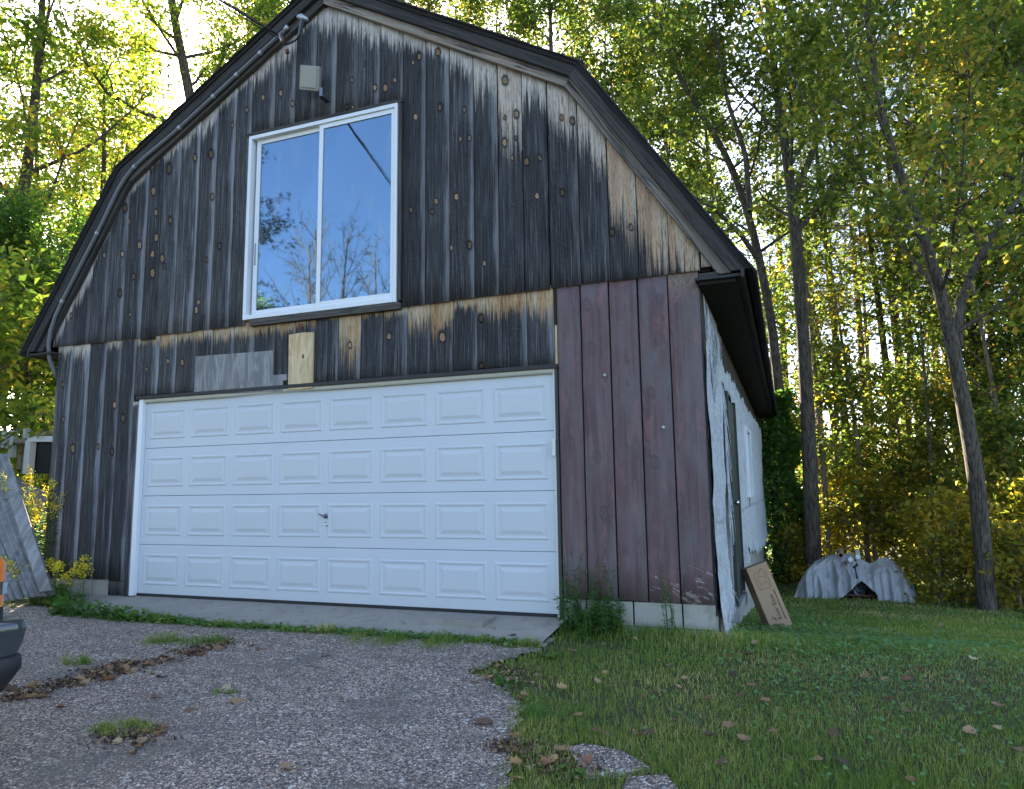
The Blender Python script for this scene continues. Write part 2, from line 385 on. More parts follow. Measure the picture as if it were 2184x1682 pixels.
def asphalt():
    t = NT('worn_asphalt'); P = t.pos()
    w_ = t.vm('ADD', P, t.vm('SCALE', t.n('TexNoise', {'Vector': P, 'Scale': 55., 'Detail': 2.}).outputs[1], (0, 0, 0)))
    wn = t.n('TexNoise', {'Vector': P, 'Scale': 40., 'Detail': 3.}).outputs[1]
    off = t.n('VectorMath', {0: wn, 3: .012}, operation='SCALE').outputs[0]
    w_ = t.vm('ADD', P, off)
    v = t.n('TexVoronoi', {'Vector': w_, 'Scale': 74., 'Randomness': 1.}, feature='F1')
    e = t.n('TexVoronoi', {'Vector': w_, 'Scale': 74., 'Randomness': 1.}, feature='DISTANCE_TO_EDGE')
    v2 = t.n('TexVoronoi', {'Vector': w_, 'Scale': 150., 'Randomness': 1.}, feature='F1')
    cr = t.sep(v.outputs['Color']); c2 = t.sep(v2.outputs['Color'])
    st = t.ramp(cr[0], [(0., (.17, .122, .094)), (.3, (.40, .285, .215)), (.6, (.67, .48, .37)), (.85, (.88, .67, .53)), (1., (.95, .80, .66))])
    st = t.mix(t.math('MULTIPLY', t.sstep(cr[1], .80, .95), .5), st, (.44, .30, .20))
    fill = t.ramp(c2[0], [(0., (.018, .014, .012)), (.6, (.11, .088, .074)), (1., (.40, .33, .28))])
    edge = t.sstep(e.outputs['Distance'], .05, .16)
    use = t.math('MULTIPLY', edge, t.sstep(cr[2], .12, .3))
    c = t.mix(use, fill, st)
    v3 = t.n('TexVoronoi', {'Vector': w_, 'Scale': 27., 'Randomness': 1.}, feature='F1'); c3 = t.sep(v3.outputs['Color'])
    big = t.math('MULTIPLY', t.sstep(v3.outputs['Distance'], .40, .30), t.sstep(c3[0], .80, .84))
    c = t.mix(big, c, t.ramp(c3[1], [(0., (.26, .235, .21)), (1., (.70, .65, .58))]))
    dirt = t.noise(P, .7, 6, .6, .5)
    c = t.mix(t.math('MULTIPLY', t.sstep(dirt, .55, .70), .45), c, (.20, .16, .11))
    patch = t.noise(P, 1.1, 5); patch2 = t.noise(P, 3.7, 4)
    c = t.mix(t.math('MULTIPLY', t.sstep(patch, .52, .66), .55), c, (.15, .125, .105))
    c = t.mix(t.math('MULTIPLY', t.sstep(patch2, .62, .78), .4), c, (.26, .23, .15))
    h = t.math('ADD', t.math('MULTIPLY', t.math('MAXIMUM', use, big), .8), t.math('MULTIPLY', t.math('SUBTRACT', 1., v2.outputs['Distance']), .3))
    M['worn_asphalt'] = t.out(t.bsdf(c, .8, t.bump(h, .9, .012)))
asphalt()

def soil():
    t = NT('soil'); P = t.pos(); n = t.noise(P, .8, 6); f = t.noise(P, 30., 5, .7)
    c = t.mix(t.sstep(n, .35, .65), (.045, .065, .012), (.075, .066, .026))
    c = t.mix(t.sstep(f, .5, .7), c, (.10, .072, .038)); M['soil'] = t.out(t.bsdf(c, .95, t.bump(f, .8, .03)))
    t = NT('dry_duff'); P = t.pos(); f = t.noise(P, 55., 5, .7)
    M['dry_duff'] = t.out(t.bsdf(t.ramp(f, [(.3, (.06, .035, .02)), (.5, (.16, .10, .06)), (.7, (.27, .19, .12))]), .95, t.bump(f, .9, .02)))
soil()

def leaf_mat(name, stops, trans=.5, satvar=True, patch=.35, gain=1.9):
    """stops: colour ramp over the per-leaf random number"""
    stops = [(p, tuple(min(.75, q*gain) for q in c)) for p, c in stops]
    t = NT(name); a = t.attr('rnd').outputs['Fac']
    pn = t.noise(t.pos(), patch, 2)
    fac = t.math('ADD', t.math('MULTIPLY', a, .62), t.math('MULTIPLY', t.math('SUBTRACT', pn, .31), 1.0), clamp=True)
    fac = t.math('ADD', fac, t.math('MULTIPLY', t.math('SUBTRACT', t.rnd(), .5), .16), clamp=True)
    c = t.ramp(fac, stops)
    d = t.bsdf(c, .55); d.inputs['Specular IOR Level'].default_value = .3
    tr = t.n('BsdfTranslucent', {0: t.mix(1.0, c, (1.5, 1.5, .85), 'MULTIPLY')})
    mx = t.n('MixShader', {0: min(.7, trans+.08), 1: d, 2: tr}); M[name] = t.out(mx)
leaf_mat('leaf_oak', [(0., (.028, .048, .014)), (.3, (.045, .075, .018)), (.55, (.075, .105, .022)), (.75, (.13, .135, .026)), (.9, (.20, .14, .03)), (1., (.18, .08, .025))])
leaf_mat('leaf_bright', [(0., (.035, .065, .014)), (.35, (.065, .11, .02)), (.65, (.13, .155, .024)), (.85, (.24, .19, .03)), (1., (.28, .15, .03))], .55)
leaf_mat('leaf_maple', [(0., (.025, .06, .014)), (.5, (.045, .10, .02)), (.85, (.09, .13, .024)), (1., (.17, .15, .03))], .5)
leaf_mat('leaf_under', [(0., (.025, .05, .014)), (.35, (.05, .085, .02)), (.6, (.10, .125, .025)), (.8, (.20, .17, .03)), (.93, (.26, .14, .035)), (1., (.24, .08, .03))], .5, patch=.9)
leaf_mat('leaf_gold', [(0., (.06, .085, .018)), (.3, (.11, .125, .022)), (.6, (.22, .19, .03)), (.85, (.33, .24, .035)), (1., (.30, .13, .035))], .55, patch=1.2)
leaf_mat('leaf_vine', [(0., (.03, .065, .016)), (.6, (.055, .11, .024)), (1., (.13, .16, .035))], .45)
leaf_mat('needle', [(0., (.016, .032, .013)), (.5, (.03, .05, .018)), (.85, (.06, .07, .025)), (1., (.12, .09, .035))], .25)
leaf_mat('leaf_weed', [(0., (.03, .07, .018)), (.5, (.055, .115, .026)), (.85, (.10, .15, .035)), (1., (.20, .19, .05))], .4, patch=2.)
leaf_mat('flower_yellow', [(0., (.42, .27, .02)), (1., (.62, .42, .03))], .3)
leaf_mat('grass_blade', [(0., (.045, .075, .014)), (.35, (.070, .115, .020)), (.62, (.11, .15, .028)), (.8, (.19, .18, .06)), (.93, (.30, .24, .12)), (1., (.32, .22, .11))], .35, patch=.9)
leaf_mat('clover', [(0., (.045, .095, .030)), (.5, (.07, .135, .045)), (1., (.10, .17, .05))], .3, patch=1.)

def bark(name, a, b, scale=1.0):
    t = NT(name); P = t.objc(); x, y, z = t.sep(P)[:3]
    n = t.noise(t.comb(t.math('MULTIPLY', x, 30.*scale), t.math('MULTIPLY', y, 30.*scale), t.math('MULTIPLY', z, 3.5*scale)), 1., 5, .65, .4)
    l = t.noise(P, 3., 4)
    c = t.mix(t.sstep(n, .35, .65), a, b); c = t.mix(t.math('MULTIPLY', t.sstep(l, .55, .75), .5), c, (.12, .125, .10))
    M[name] = t.out(t.bsdf(c, .95, t.bump(n, .9, .03)))
bark('bark_grey', (.028, .022, .016), (.135, .108, .078)); bark('bark_dark', (.025, .019, .014), (.11, .085, .062)); bark('bark_tan', (.10, .075, .05), (.30, .235, .155), 1.6)

def dead_leaf():
    t = NT('dead_leaf'); r = t.rnd(); n = t.noise(t.objc(), 30., 4)
    c = t.ramp(r, [(0., (.09, .05, .03)), (.15, (.22, .115, .06)), (.35, (.44, .25, .12)), (.6, (.52, .34, .19)), (.8, (.56, .33, .11)), (.92, (.30, .11, .06)), (1., (.66, .48, .26))])
    c = t.mix(t.math('MULTIPLY', n, .5), c, (.13, .075, .045)); d = t.bsdf(c, .7)
    tr = t.n('BsdfTranslucent', {0: c}); M['dead_leaf'] = t.out(t.n('MixShader', {0: .2, 1: d, 2: tr}))
    t = NT('litter'); a = t.attr('rnd').outputs['Fac']
    c = t.ramp(a, [(0., (.04, .025, .018)), (.35, (.12, .065, .035)), (.7, (.26, .16, .09)), (1., (.40, .27, .15))]); M['litter'] = t.out(t.bsdf(c, .8))
dead_leaf()

def wrap_mat():
    t = NT('torn_wrap'); P = t.objc(); x, y, z = t.sep(P)[:3]
    f = t.noise(t.comb(0., t.math('MULTIPLY', y, 10.), t.math('MULTIPLY', z, 9.)), 1., 7, .8, 1.6); b = t.noise(P, 2.6, 6, .7)
    fib = t.noise(t.comb(0., t.math('MULTIPLY', y, 60.), t.math('MULTIPLY', z, 5.)), 1., 5, .75, .6)
    cl = t.noise(t.comb(0., t.math('MULTIPLY', y, 22.), t.math('MULTIPLY', z, 40.)), 1., 4, .7, 2.0)
    c = t.ramp(f, [(.30, (.26, .27, .28)), (.44, (.50, .52, .53)), (.56, (.70, .71, .72)), (.70, (.86, .86, .86))])
    c = t.mix(t.math('MULTIPLY', t.sstep(b, .52, .66), .6), c, (.36, .38, .40))
    c = t.mix(t.math('MULTIPLY', t.sstep(cl, .60, .70), .7), c, (.24, .25, .25))
    c = t.mix(t.math('MULTIPLY', t.sstep(fib, .54, .66), .7), c, (.88, .88, .88))
    crease_shade = t.sstep(t.math('ABSOLUTE', t.math('ADD', t.math('SUBTRACT', z, .78), t.math('MULTIPLY', t.math('SUBTRACT', b, .5), .25))), .03, .0)
    c = t.mix(t.math('MULTIPLY', crease_shade, .6), c, (.25, .26, .27))  # fold shade painted into the sheeting colour, no fold in the mesh
    d = t.bsdf(c, .8, t.bump(t.math('ADD', f, t.math('MULTIPLY', fib, .7)), 1.0, .03)); M['torn_wrap'] = t.out(d)
wrap_mat()
def tarp_mat():
    t = NT('silver_tarp'); P = t.objc(); n = t.noise(P, 2.6, 6, .6, 1.0); f = t.noise(P, 30., 4)
    c = t.ramp(n, [(.3, (.27, .26, .25)), (.5, (.36, .355, .35)), (.65, (.40, .40, .40)), (.78, (.31, .29, .27))])
    p = t.bsdf(c, .5, t.bump(t.math('MULTIPLY', f, .3), .35, .015), Metallic=.05); M['silver_tarp'] = t.out(p)
tarp_mat()
def corrugated():
    t = NT('weathered_sheet'); P = t.objc(); x, y, z = t.sep(P)[:3]
    n = t.noise(t.comb(t.math('MULTIPLY', x, 14.), y, t.math('MULTIPLY', z, 1.6)), 1., 5, .65); c = t.ramp(n, [(.3, (.12, .115, .11)), (.5, (.21, .20, .19)), (.7, (.32, .305, .29))])
    M['weathered_sheet'] = t.out(t.bsdf(c, .65, t.bump(n, .3, .006)))
corrugated()
def glass():
    t = NT('window_glass'); P = t.objc(); x, y, z = t.sep(P)[:3]
    sm = t.noise(t.comb(t.math('MULTIPLY', x, 9.), 0., t.math('MULTIPLY', z, 1.2)), 1., 4, .6, 1.5); lo = t.noise(P, 1.7, 3)
    film = t.math('MULTIPLY', t.sstep(sm, .5, .75), t.sstep(lo, .36, .58))
    wv = t.noise(P, 1.3, 2)
    nrm = t.bump(wv, .06, .02)
    g = t.n('BsdfGlossy', {'Color': (.50, .76, 1.0, 1), 'Roughness': .02, 'Normal': nrm}); tr = t.n('BsdfTransparent', {0: (.55, .58, .6, 1)})
    lw = t.n('LayerWeight', {0: .32}).outputs['Fresnel']
    fac = t.math('ADD', t.math('MULTIPLY', lw, .55), .25, clamp=True)
    mx = t.n('MixShader', {0: fac, 1: tr, 2: g})
    df = t.n('BsdfDiffuse', {0: (.55, .56, .58, 1)})
    M['window_glass'] = t.out(t.n('MixShader', {0: t.math('ADD', .02, t.math('MULTIPLY', film, .22)), 1: mx, 2: df}))
    t = NT('lamp_lens'); g = t.bsdf((.42, .42, .36), .25); g.inputs['Transmission Weight'].default_value = .25; M['lamp_lens'] = t.out(g)
glass()
simple('room_dark', (.06, .05, .045), .9, .3)

# ------------------------------------------------------------------ ground, driveway, apron
def grid_axis(a, b, lo, hi, st):
    core = list(np.arange(a, b+1e-6, st)); out = core[:]
    s = st; v = core[-1]
    while v < hi: s *= 1.22; v += s; out.append(v)
    s = st; v = core[0]
    while v > lo: s *= 1.22; v -= s; out.insert(0, v)
    return np.array(out)
gx = grid_axis(-4, 14, -260, 260, .16); gy = grid_axis(-7, 10, -260, 260, .16)
X, Y = np.meshgrid(gx, gy); Zg = gz(X, Y) - .012
idx = np.arange(X.size).reshape(X.shape)
F = np.stack([idx[:-1, :-1], idx[:-1, 1:], idx[1:, 1:], idx[1:, :-1]], -1).reshape(-1, 4)
link('ground', np_mesh('ground', np.stack([X, Y, Zg], -1).reshape(-1, 3), F, smooth_=True), M['soil'], kind='structure')

def inside(poly, x, y):
    n = len(poly); r = np.zeros(np.shape(x), bool); j = n-1
    for i in range(n):
        xi, yi = poly[i]; xj, yj = poly[j]
        c = ((yi > y) != (yj > y)) & (x < (xj-xi)*(y-yi)/(yj-yi+1e-12)+xi); r ^= c; j = i
    return r
# right edge of the asphalt, from the picture to the ground
edge_px = [(1188, 1362), (1120, 1400), (1030, 1420), (1012, 1440), (1080, 1470), (1112, 1500), (1105, 1560), (1092, 1620), (1080, 1690)]
edge_w = [tuple(ghit(*p)[:2]) for p in edge_px]
last = edge_w[-1]
DRIVE = [(-6, -0.15), (-1.6, -.35), (-0.3, -.62), (4.9, -.62)] + edge_w + [(last[0]+.5, last[1]-1.2), (last[0]+1.0, -6.5), (last[0]+1.4, -14), (-6, -14)]
dx = np.arange(-6, 9, .055); dy = np.arange(-12, 0.3, .055)
X, Y = np.meshgrid(dx, dy); Xc = (X[:-1, :-1]+X[1:, 1:])/2; Yc = (Y[:-1, :-1]+Y[1:, 1:])/2
keep = inside(DRIVE, Xc + .05*vnoise(Xc*9, Yc*9, 1), Yc + .05*vnoise(Xc*8, Yc*8, 4))
idx = np.arange(X.size).reshape(X.shape)
F = np.stack([idx[:-1, :-1], idx[:-1, 1:], idx[1:, 1:], idx[1:, :-1]], -1)[keep]
used = np.unique(F); remap = -np.ones(X.size, int); remap[used] = np.arange(len(used))
dvz = gz(X, Y) + .012 + .004*vnoise(X*14, Y*14, 2)
V = np.stack([X, Y, dvz], -1).reshape(-1, 3)[used]
link('driveway', np_mesh('driveway', V, remap[F], smooth_=True), M['worn_asphalt'], kind='structure')
def on_drive(x, y): return inside(DRIVE, np.asarray(x), np.asarray(y))

mb = MB(); n = 40                     # concrete apron before the door
xs = np.linspace(-1.0, 4.96, n); fr = -.66 - .02*np.sin(xs*2.1) + np.where(xs < -.2, .75*(-.2-xs), 0) 
top = [(x, .14, -.018) for x in xs]; fro = [(x, y, -.088) for x, y in zip(xs, fr)]; bot = [(x, y-.01, -.22) for x, y in zip(xs, fr)]
mb.add(top+fro+bot, [(i, i+1, n+i+1, n+i) for i in range(n-1)] + [(n+i, n+i+1, 2*n+i+1, 2*n+i) for i in range(n-1)])
link('apron', mb.mesh('apron', True), M['concrete_apron'], kind='structure')
mb = MB().box((3.78, -.38, -.09), (4.34, -.06, -.012))
link('concrete_patch', mb.mesh('concrete_patch', bevel=.004), M['concrete_apron'], label='thin flat concrete pad lying on the apron below the garage door', cat='slab')
# two broken pieces of asphalt in the lawn
for poly, lab in (([(1208, 1598), (1250, 1588), (1330, 1605), (1385, 1640), (1340, 1655), (1250, 1655)], 'grey asphalt fragment showing through the lawn beside curled leaves'),
                  ([(1340, 1660), (1420, 1655), (1450, 1690), (1400, 1730), (1310, 1720)], 'small grey asphalt fragment at the foot of the lawn by the larger one')):
    pw = [ghit(*p) for p in poly]; mb = MB(); k = len(pw); c = np.mean(pw, 0)
    mb.add([(p[0], p[1], p[2]+.008) for p in pw] + [(p[0]*1.0+(p[0]-c[0])*.06, p[1]+(p[1]-c[1])*.06, p[2]-.03) for p in pw], [tuple(range(k))] + [(i, (i+1) % k, k+(i+1) % k, k+i) for i in range(k)])
    link('asphalt_fragment', mb.mesh('frag'), M['worn_asphalt'], label=lab, cat='asphalt')

# ------------------------------------------------------------------ the barn
BARN = empty('barn_garage', (0, 0, 0), label='dark weathered gambrel-roofed wooden barn with a white garage door', cat='barn')
CX = 2.375; DEPTH = 13.0; XL, XR = -1.46, 6.20
BASE = [(CX-3.99, 2.835), (CX-2.70, 4.80), (CX, 6.375), (CX+2.70, 4.80), (CX+3.99, 2.835)]
def rake(x):                          # inner rake line height above x
    a = abs(x-CX)
    return 6.375-(6.375-4.80)*a/2.70 if a < 2.70 else 4.80-(4.80-2.835)*(a-2.70)/1.29
def offset_line(k, zcut=2.835):
    P = [np.array(p) for p in BASE]; out = []
    nm = []
    for a, b in zip(P[:-1], P[1:]):
        d = (b-a)/np.linalg.norm(b-a); nm.append(np.array([-d[1], d[0]]))
    for i in range(5):
        if i in (0, 4):
            s = 0 if i == 0 else 3; a = P[s]+nm[s]*k; b = P[s+1]+nm[s]*k
            t = (zcut-a[1])/(b[1]-a[1]); out.append(a+(b-a)*t)
        else:
            n1, n2 = nm[i-1], nm[i]; m_ = (n1+n2)/np.linalg.norm(n1+n2); out.append(P[i]+m_*k/np.dot(m_, n1))
    return out

# structural walls
mb = MB()
def slab(poly): mb.prism(poly, .034, .075)
slab([(XL+.02, -.3), (-.05, -.3), (-.05, 2.9), (XL+.02, 2.9)]); slab([(4.93, -.3), (XR-.01, -.3), (XR-.01, 2.9), (4.93, 2.9)])
slab([(-.05, 2.16), (4.93, 2.16), (4.93, 2.9), (-.05, 2.9)])
slab([(-1.53, 2.9), (1.41, 2.9), (1.41, rake(1.41)), (CX-2.7, 4.80), (-1.53, 2.93)])
slab([(3.28, 2.9), (6.28, 2.9), (CX+2.7, 4.80), (3.28, rake(3.28))])
slab([(1.41, 5.03), (3.28, 5.03), (3.28, rake(3.28)), (CX, 6.375), (1.41, rake(1.41))])
slab([(1.41, 2.9), (3.28, 2.9), (3.28, 2.935), (1.41, 2.935)])
WALL = link('front_wall', mb.mesh('front_wall'), M['dark_gap'], BARN)
mb = MB(); mb.box((XL+.02, .08, -.3), (XL+.06, DEPTH, 2.86))
link('side_wall', mb.mesh('sw'), M['trim_board'], BARN, label='weathered left side wall')
mb = MB(); mb.prism([(XL+.06, -1.8), (XR-.06, -1.8), (XR-.06, 2.86), (CX+2.66, 4.80), (CX, 6.34), (CX-2.66, 4.80), (XL+.06, 2.86)], DEPTH-.04, DEPTH)
link('back_wall', mb.mesh('bw'), M['trim_board'], BARN)
mb = MB(); mb.box((.55, .08, 2.75), (4.2, 2.6, 5.12)); me = mb.mesh('room')
me.flip_normals()
bm = bmesh.new(); bm.from_mesh(me); bm.faces.ensure_lookup_table()
bmesh.ops.delete(bm, geom=[f for f in bm.faces if abs(f.calc_center_median().y-.08) < .01], context='FACES'); bm.to_mesh(me); bm.free()
link('loft_room', me, M['room_dark'], BARN, label='dim loft room behind the big window')

# knots read off the photograph: (picture x, y, size) in source pixels
KN = []
def knots(l, ox, oy, s):
    for a, b, c in l:
        X_, Z_ = wx((ox+a*s)/1.36996, (oy+b*s)/1.36996); KN.append((X_, Z_, c*s*.0034))
knots([(50,130,15),(30,480,10),(175,420,12),(315,440,10),(290,610,10),(345,605,10),(550,270,16),(615,465,14),(550,485,8),(545,630,15),(610,605,8),(590,720,8),(675,740,14),(752,720,11),(735,940,12),(878,485,10),(940,505,12),(880,920,12),(150,970,12),(128,1030,10),(268,945,13),(595,930,12),(560,1085,16),(565,1215,13),(632,1340,30),(345,1225,14),(240,1240,10),(430,1330,10),(1170,1150,12),(1280,1122,10),(578,1315,8),(5,1020,10)], 1200, 100, .50366)
knots([(1710,455,18),(1660,500,12),(1515,640,14),(1440,705,22),(1355,700,18),(1875,860,18),(1680,935,18),(605,745,18),(700,830,16),(465,780,18),(335,880,16),(225,1000,16),(50,1230,25),(1175,640,14),(1275,510,12),(1130,855,14),(1860,420,20),(1180,860,11)], 600, 0, .3663)
knots([(690,855,15),(700,950,12),(578,990,12),(702,1062,14),(625,1095,14),(685,1135,12),(685,1220,16),(728,1155,14),(738,1188,8),(765,985,12),(550,1135,10),(598,1235,10),(540,1310,12),(760,755,16),(875,705,12),(950,880,10),(563,930,14),(925,1160,8),(890,1350,8),(880,1385,12),(985,1100,10),(468,1140,10),(320,1410,9),(583,1405,8)], 0, 0, .6541)
knots([(560,475,13),(600,540,14),(547,705,12),(305,375,10),(310,545,8),(355,690,16),(890,265,12),(820,260,10),(718,300,8),(210,1255,14),(260,1250,14),(478,680,8)], 0, 900, .5947)
knots([(828,716,5),(942,718,7),(1025,678,5),(1026,780,4),(824,803,3),(745,735,4)], 0, 0, 1.36996)
knots([(585,515,28),(1165,470,24),(625,870,30),(1135,820,14),(900,960,18),(735,1090,12),(905,1140,12),(1100,1220,25)], 1500, 700, .3663)
knots([(470,320,22),(870,360,24),(515,720,26),(660,980,16)], 1550, 1200, .41623)

prnd = random.Random(5)
def plank(x0, x1, z0, top, y, mat='weathered_board', gap=.003, tl=.1, tw=.3, el=.5, tone=1.0, scuff=0.0, rows=8, name='plank'):
    a, b = x0+gap, x1-gap; j = [prnd.uniform(-.0025, .0025) for _ in range(4)]; th = .022; yo = y+prnd.uniform(-.004, .004); tw_ = prnd.uniform(-.004, .004)
    zt0 = top(a) if callable(top) else top; zt1 = top(b) if callable(top) else top
    z0a = z0+prnd.uniform(-.006, .006)
    vs, uv, fs = [], [], []
    for i in range(rows+1):
        t = i/rows; bow = .003*math.sin(t*math.pi*prnd.uniform(.8, 1.2))
        la, lb = a+j[0]*(1-t)+j[1]*t, b+j[2]*(1-t)+j[3]*t; za, zb = z0a+(zt0-z0a)*t, z0a+(zt1-z0a)*t
        c_ = .004
        ring = [(la, yo+c_+bow, za, 0), (la+c_, yo+bow, za, .03), (lb-c_, yo+tw_+bow, zb, .97), (lb, yo+tw_+c_+bow, zb, 1), (lb, yo+th+tw_, zb, 1), (la, yo+th, za, 0)]
        for q in ring: vs.append(q[:3]); uv.append((q[3], (zt0 if q[3] < .5 else zt1)-q[2]))
    for i in range(rows):
        for k in range(6): fs.append((i*6+k, i*6+(k+1) % 6, i*6+6+(k+1) % 6, i*6+6+k))
    me = np_mesh('plank', vs, np.array(fs), uv=np.array(uv))
    bm = bmesh.new(); bm.from_mesh(me); bm.verts.ensure_lookup_table()
    bm.faces.new([bm.verts[k] for k in (5, 4, 3, 2, 1, 0)]); bm.faces.new([bm.verts[rows*6+k] for k in range(6)]); bm.to_mesh(me); bm.free()
    o = link(name, me, M[mat], WALL)
    o['tan_len'] = float(tl); o['tan_warm'] = float(tw); o['edge_light'] = float(el); o['tone'] = float(tone); o['scuff'] = float(scuff)
    zt = max(zt0, zt1); kk = [k for k in KN if x0 <= k[0] < x1 and z0 <= k[1] < zt][:6]
    for i in range(6): o['k%d' % i] = [float(q) for q in (kk[i] if i < len(kk) else (0, 0, 0))]
    return o
ZB = 2.885
UP = [-1.535, -1.196, -.934, -.661, -.393, -.097, .125, .394, .672, .92, 1.19, 1.402]
UPR = [3.335, 3.60, 3.868, 4.13, 4.383, 4.632, 4.882, 5.172, 5.441, 5.694, 5.958, 6.214]
TLR = [.22, .20, .32, .50, .78, .40, .52, .48, .80, .74, .55, .42]
TWR = [.15, .1, .1, .25, .35, .15, .35, .35, .7, .75, .75, .7]
for i, (a, b) in enumerate(zip(UP[:-1], UP[1:])):
    z0 = ZB-(.035 if i == 5 else 0)
    plank(a, b, z0, lambda x: rake(x)+.06, -.012, tl=prnd.uniform(.08, .26), tw=.1, el=prnd.uniform(.4, 1.)*(prnd.random() < .75), tone=prnd.uniform(.75, 1.35), rows=10)
for i, (a, b) in enumerate(zip([1.402, 1.718, 1.988, 2.259, 2.523, 2.789, 3.055], [1.718, 1.988, 2.259, 2.523, 2.789, 3.055, 3.335])):
    plank(a, b, 5.085, lambda x: rake(x)+.06, -.012, tl=[.24, .3, .12, .3, .30, .34, .25][i], tw=.08, el=prnd.uniform(.4, 1.), tone=prnd.uniform(.85, 1.2), rows=5)
for i, (a, b) in enumerate(zip(UPR[:-1], UPR[1:])):
    plank(a, b, ZB+.002*i, lambda x: rake(x)+.06, -.012, gap=.0045, tl=TLR[i], tw=TWR[i], el=.75 if i < 4 else prnd.uniform(0, .3), tone=prnd.uniform(.78, 1.1), rows=10)
plank(6.222, 6.33, ZB+.04, lambda x: rake(x)+.05, -.008, tl=.25, tw=.5, el=0, rows=3)
LL = [-1.452, -1.192, -.905, -.64, -.398, -.172]
for i, (a, b) in enumerate(zip(LL[:-1], LL[1:])):
    plank(a, b, .135 if i < 4 else .13, 2.93, .008, tl=[.17, .22, .03, .15, .06][i], tw=.55, el=prnd.uniform(.5, 1.), tone=prnd.uniform(.75, 1.15), rows=10)
plank(-.396, -.176, -.03, .126, .010, tl=0, tone=.9, el=.3, rows=2); plank(-.172, -.062, -.03, 2.14, .006, tl=.05, el=1.0, tone=1.25, rows=8)
MID = [-.172, .182, .442, .714, .956, 1.25, 1.519, 1.805, 2.06, 2.31, 2.467, 2.59, 2.857, 3.117, 3.396, 3.643, 3.893, 4.142, 4.396, 4.646, 4.905]
TLM = [.20, .26, .20, .22, .30, .26, .20, .24, .18, .05, .12, .56, .14, .20, .42, .46, .20, .34, .30, .42]
for i, (a, b) in enumerate(zip(MID[:-1], MID[1:])):
    plank(a, b, 2.205, 2.93, .008, tl=TLM[i]*(1 if i == 11 else .75), tw=.92, el=prnd.uniform(.2, .9), tone=prnd.uniform(.75, 1.25), rows=6)
MA = [4.93, 5.155, 5.415, 5.671, 5.932, 6.2]
for i, (a, b) in enumerate(zip(MA[:-1], MA[1:])):
    plank(a, b, .145, 2.93, .008, 'maroon_board', .0055, tl=.9 if i == 4 else .0, tw=.5, el=0, scuff=[0, 0, .5, 1, 1][i], rows=10)
mb = MB().box((4.905, .006, 2.56), (4.93, .03, 2.93)); link('plank', mb.mesh(), M['weathered_board'], WALL)
mb = MB().box((4.907, .018, 2.2), (4.928, .033, 2.56)); link('shim', mb.mesh(), M['new_pine'], WALL)

# patches and fittings on the wall
mb = MB().prism([(.745, 2.165), (1.93, 2.135), (1.928, 2.245), (1.985, 2.245), (1.985, 2.31), (1.80, 2.31), (1.80, 2.575), (.74, 2.595)], -.012, .006)
link('plywood_patch', mb.mesh(), M['grey_plywood'], WALL, label='grey weathered plywood sheet nailed above the garage door')
mb = MB().prism([(2.008, 2.14), (2.308, 2.14), (2.304, 2.725), (2.15, 2.735), (1.998, 2.725)], -.016, .006)
link('pine_board', mb.mesh(), M['new_pine'], WALL, label='pale yellow new pine board nailed above the garage door')
mb = MB(); mb.tube([(2.15+.028*math.cos(a), -.012, 2.80+.028*math.sin(a)) for a in np.linspace(0, 2*math.pi, 15)], .005, 6, False); mb.tube([(2.15, -.012, 2.772), (2.15, -.012, 2.725)], .004, 6)
mb.tube([(2.15, .008, 2.79), (2.15, -.022, 2.80)], .009, 8)
link('eye_hook', mb.mesh(sm=True), M['rust'], WALL)
mb = MB().box((-.10, -.022, 2.158), (4.93, .03, 2.196)); link('head_trim', mb.mesh(bevel=.003), M['trim_board'], WALL)
def bolt(x, z, r=.014, mat='galvanised', y=0.0):
    link('bolt', MB().disc_stack([(r, 0.012), (r, .004), (r*.6, 0.0)], (x, y-.012, z), 'y', 10).mesh(), M[mat], WALL)
for u, v in ((1415, 911), (1290, 800)): 
    x_, z_ = wx(u, v); bolt(x_, z_)

# garage door
GD = empty('garage_door', (0, 0, 0)); GD.parent = BARN; GD['label'] = 'white four-section raised-panel garage door'
SH = .5334
pl = MB(); W2, H2 = .262, .168
def rect(i, y): return [(-W2+i, y, -H2+i), (W2-i, y, -H2+i), (W2-i, y, H2-i), (-W2+i, y, H2-i)]
lv = [(0, .0), (.012, -.0075), (.022, -.0075), (.036, -.0008), (.052, -.0012), (.082, -.0085), (.088, -.009)]
vs = []; 
for i, y in lv: vs += rect(i, y)
fs = [(k*4+j, k*4+(j+1) % 4, k*4+4+(j+1) % 4, k*4+4+j) for k in range(len(lv)-1) for j in range(4)] + [tuple((len(lv)-1)*4+j for j in range(4))]
panel_me = pl.add(vs, fs).mesh('raised_panel')
for k in range(4):
    sec = link('door_section', MB().box((0, .05, k*SH+.002), (4.877, .09, (k+1)*SH-.002)).mesh(bevel=.0035, seg=2), M['white_door_paint'], GD)
    for c in range(8):
        o = link('raised_panel', panel_me, M['white_door_paint'], GD); o.location = (.33+c*(4.877-.66)/7, .0505, k*SH+SH*.5)
mb = MB(); nb = 30; zs = [-.006+.004*math.sin(i*.9) for i in range(nb)]
for i in range(nb-1):
    xa, xb = 4.877*i/(nb-1), 4.877*(i+1)/(nb-1)
    mb.add([(xa, .045, zs[i]-.016), (xb, .045, zs[i+1]-.016), (xb, .045, .006), (xa, .045, .006), (xa, .09, zs[i]-.016), (xb, .09, zs[i+1]-.016)], [(0, 1, 2, 3), (0, 4, 5, 1)])
link('bottom_seal', mb.mesh(), M['black_rubber'], GD)
link('door_jamb', MB().box((-.066, -.004, -.02), (-.004, .075, 2.165)).mesh(bevel=.003), M['white_frame'], GD)
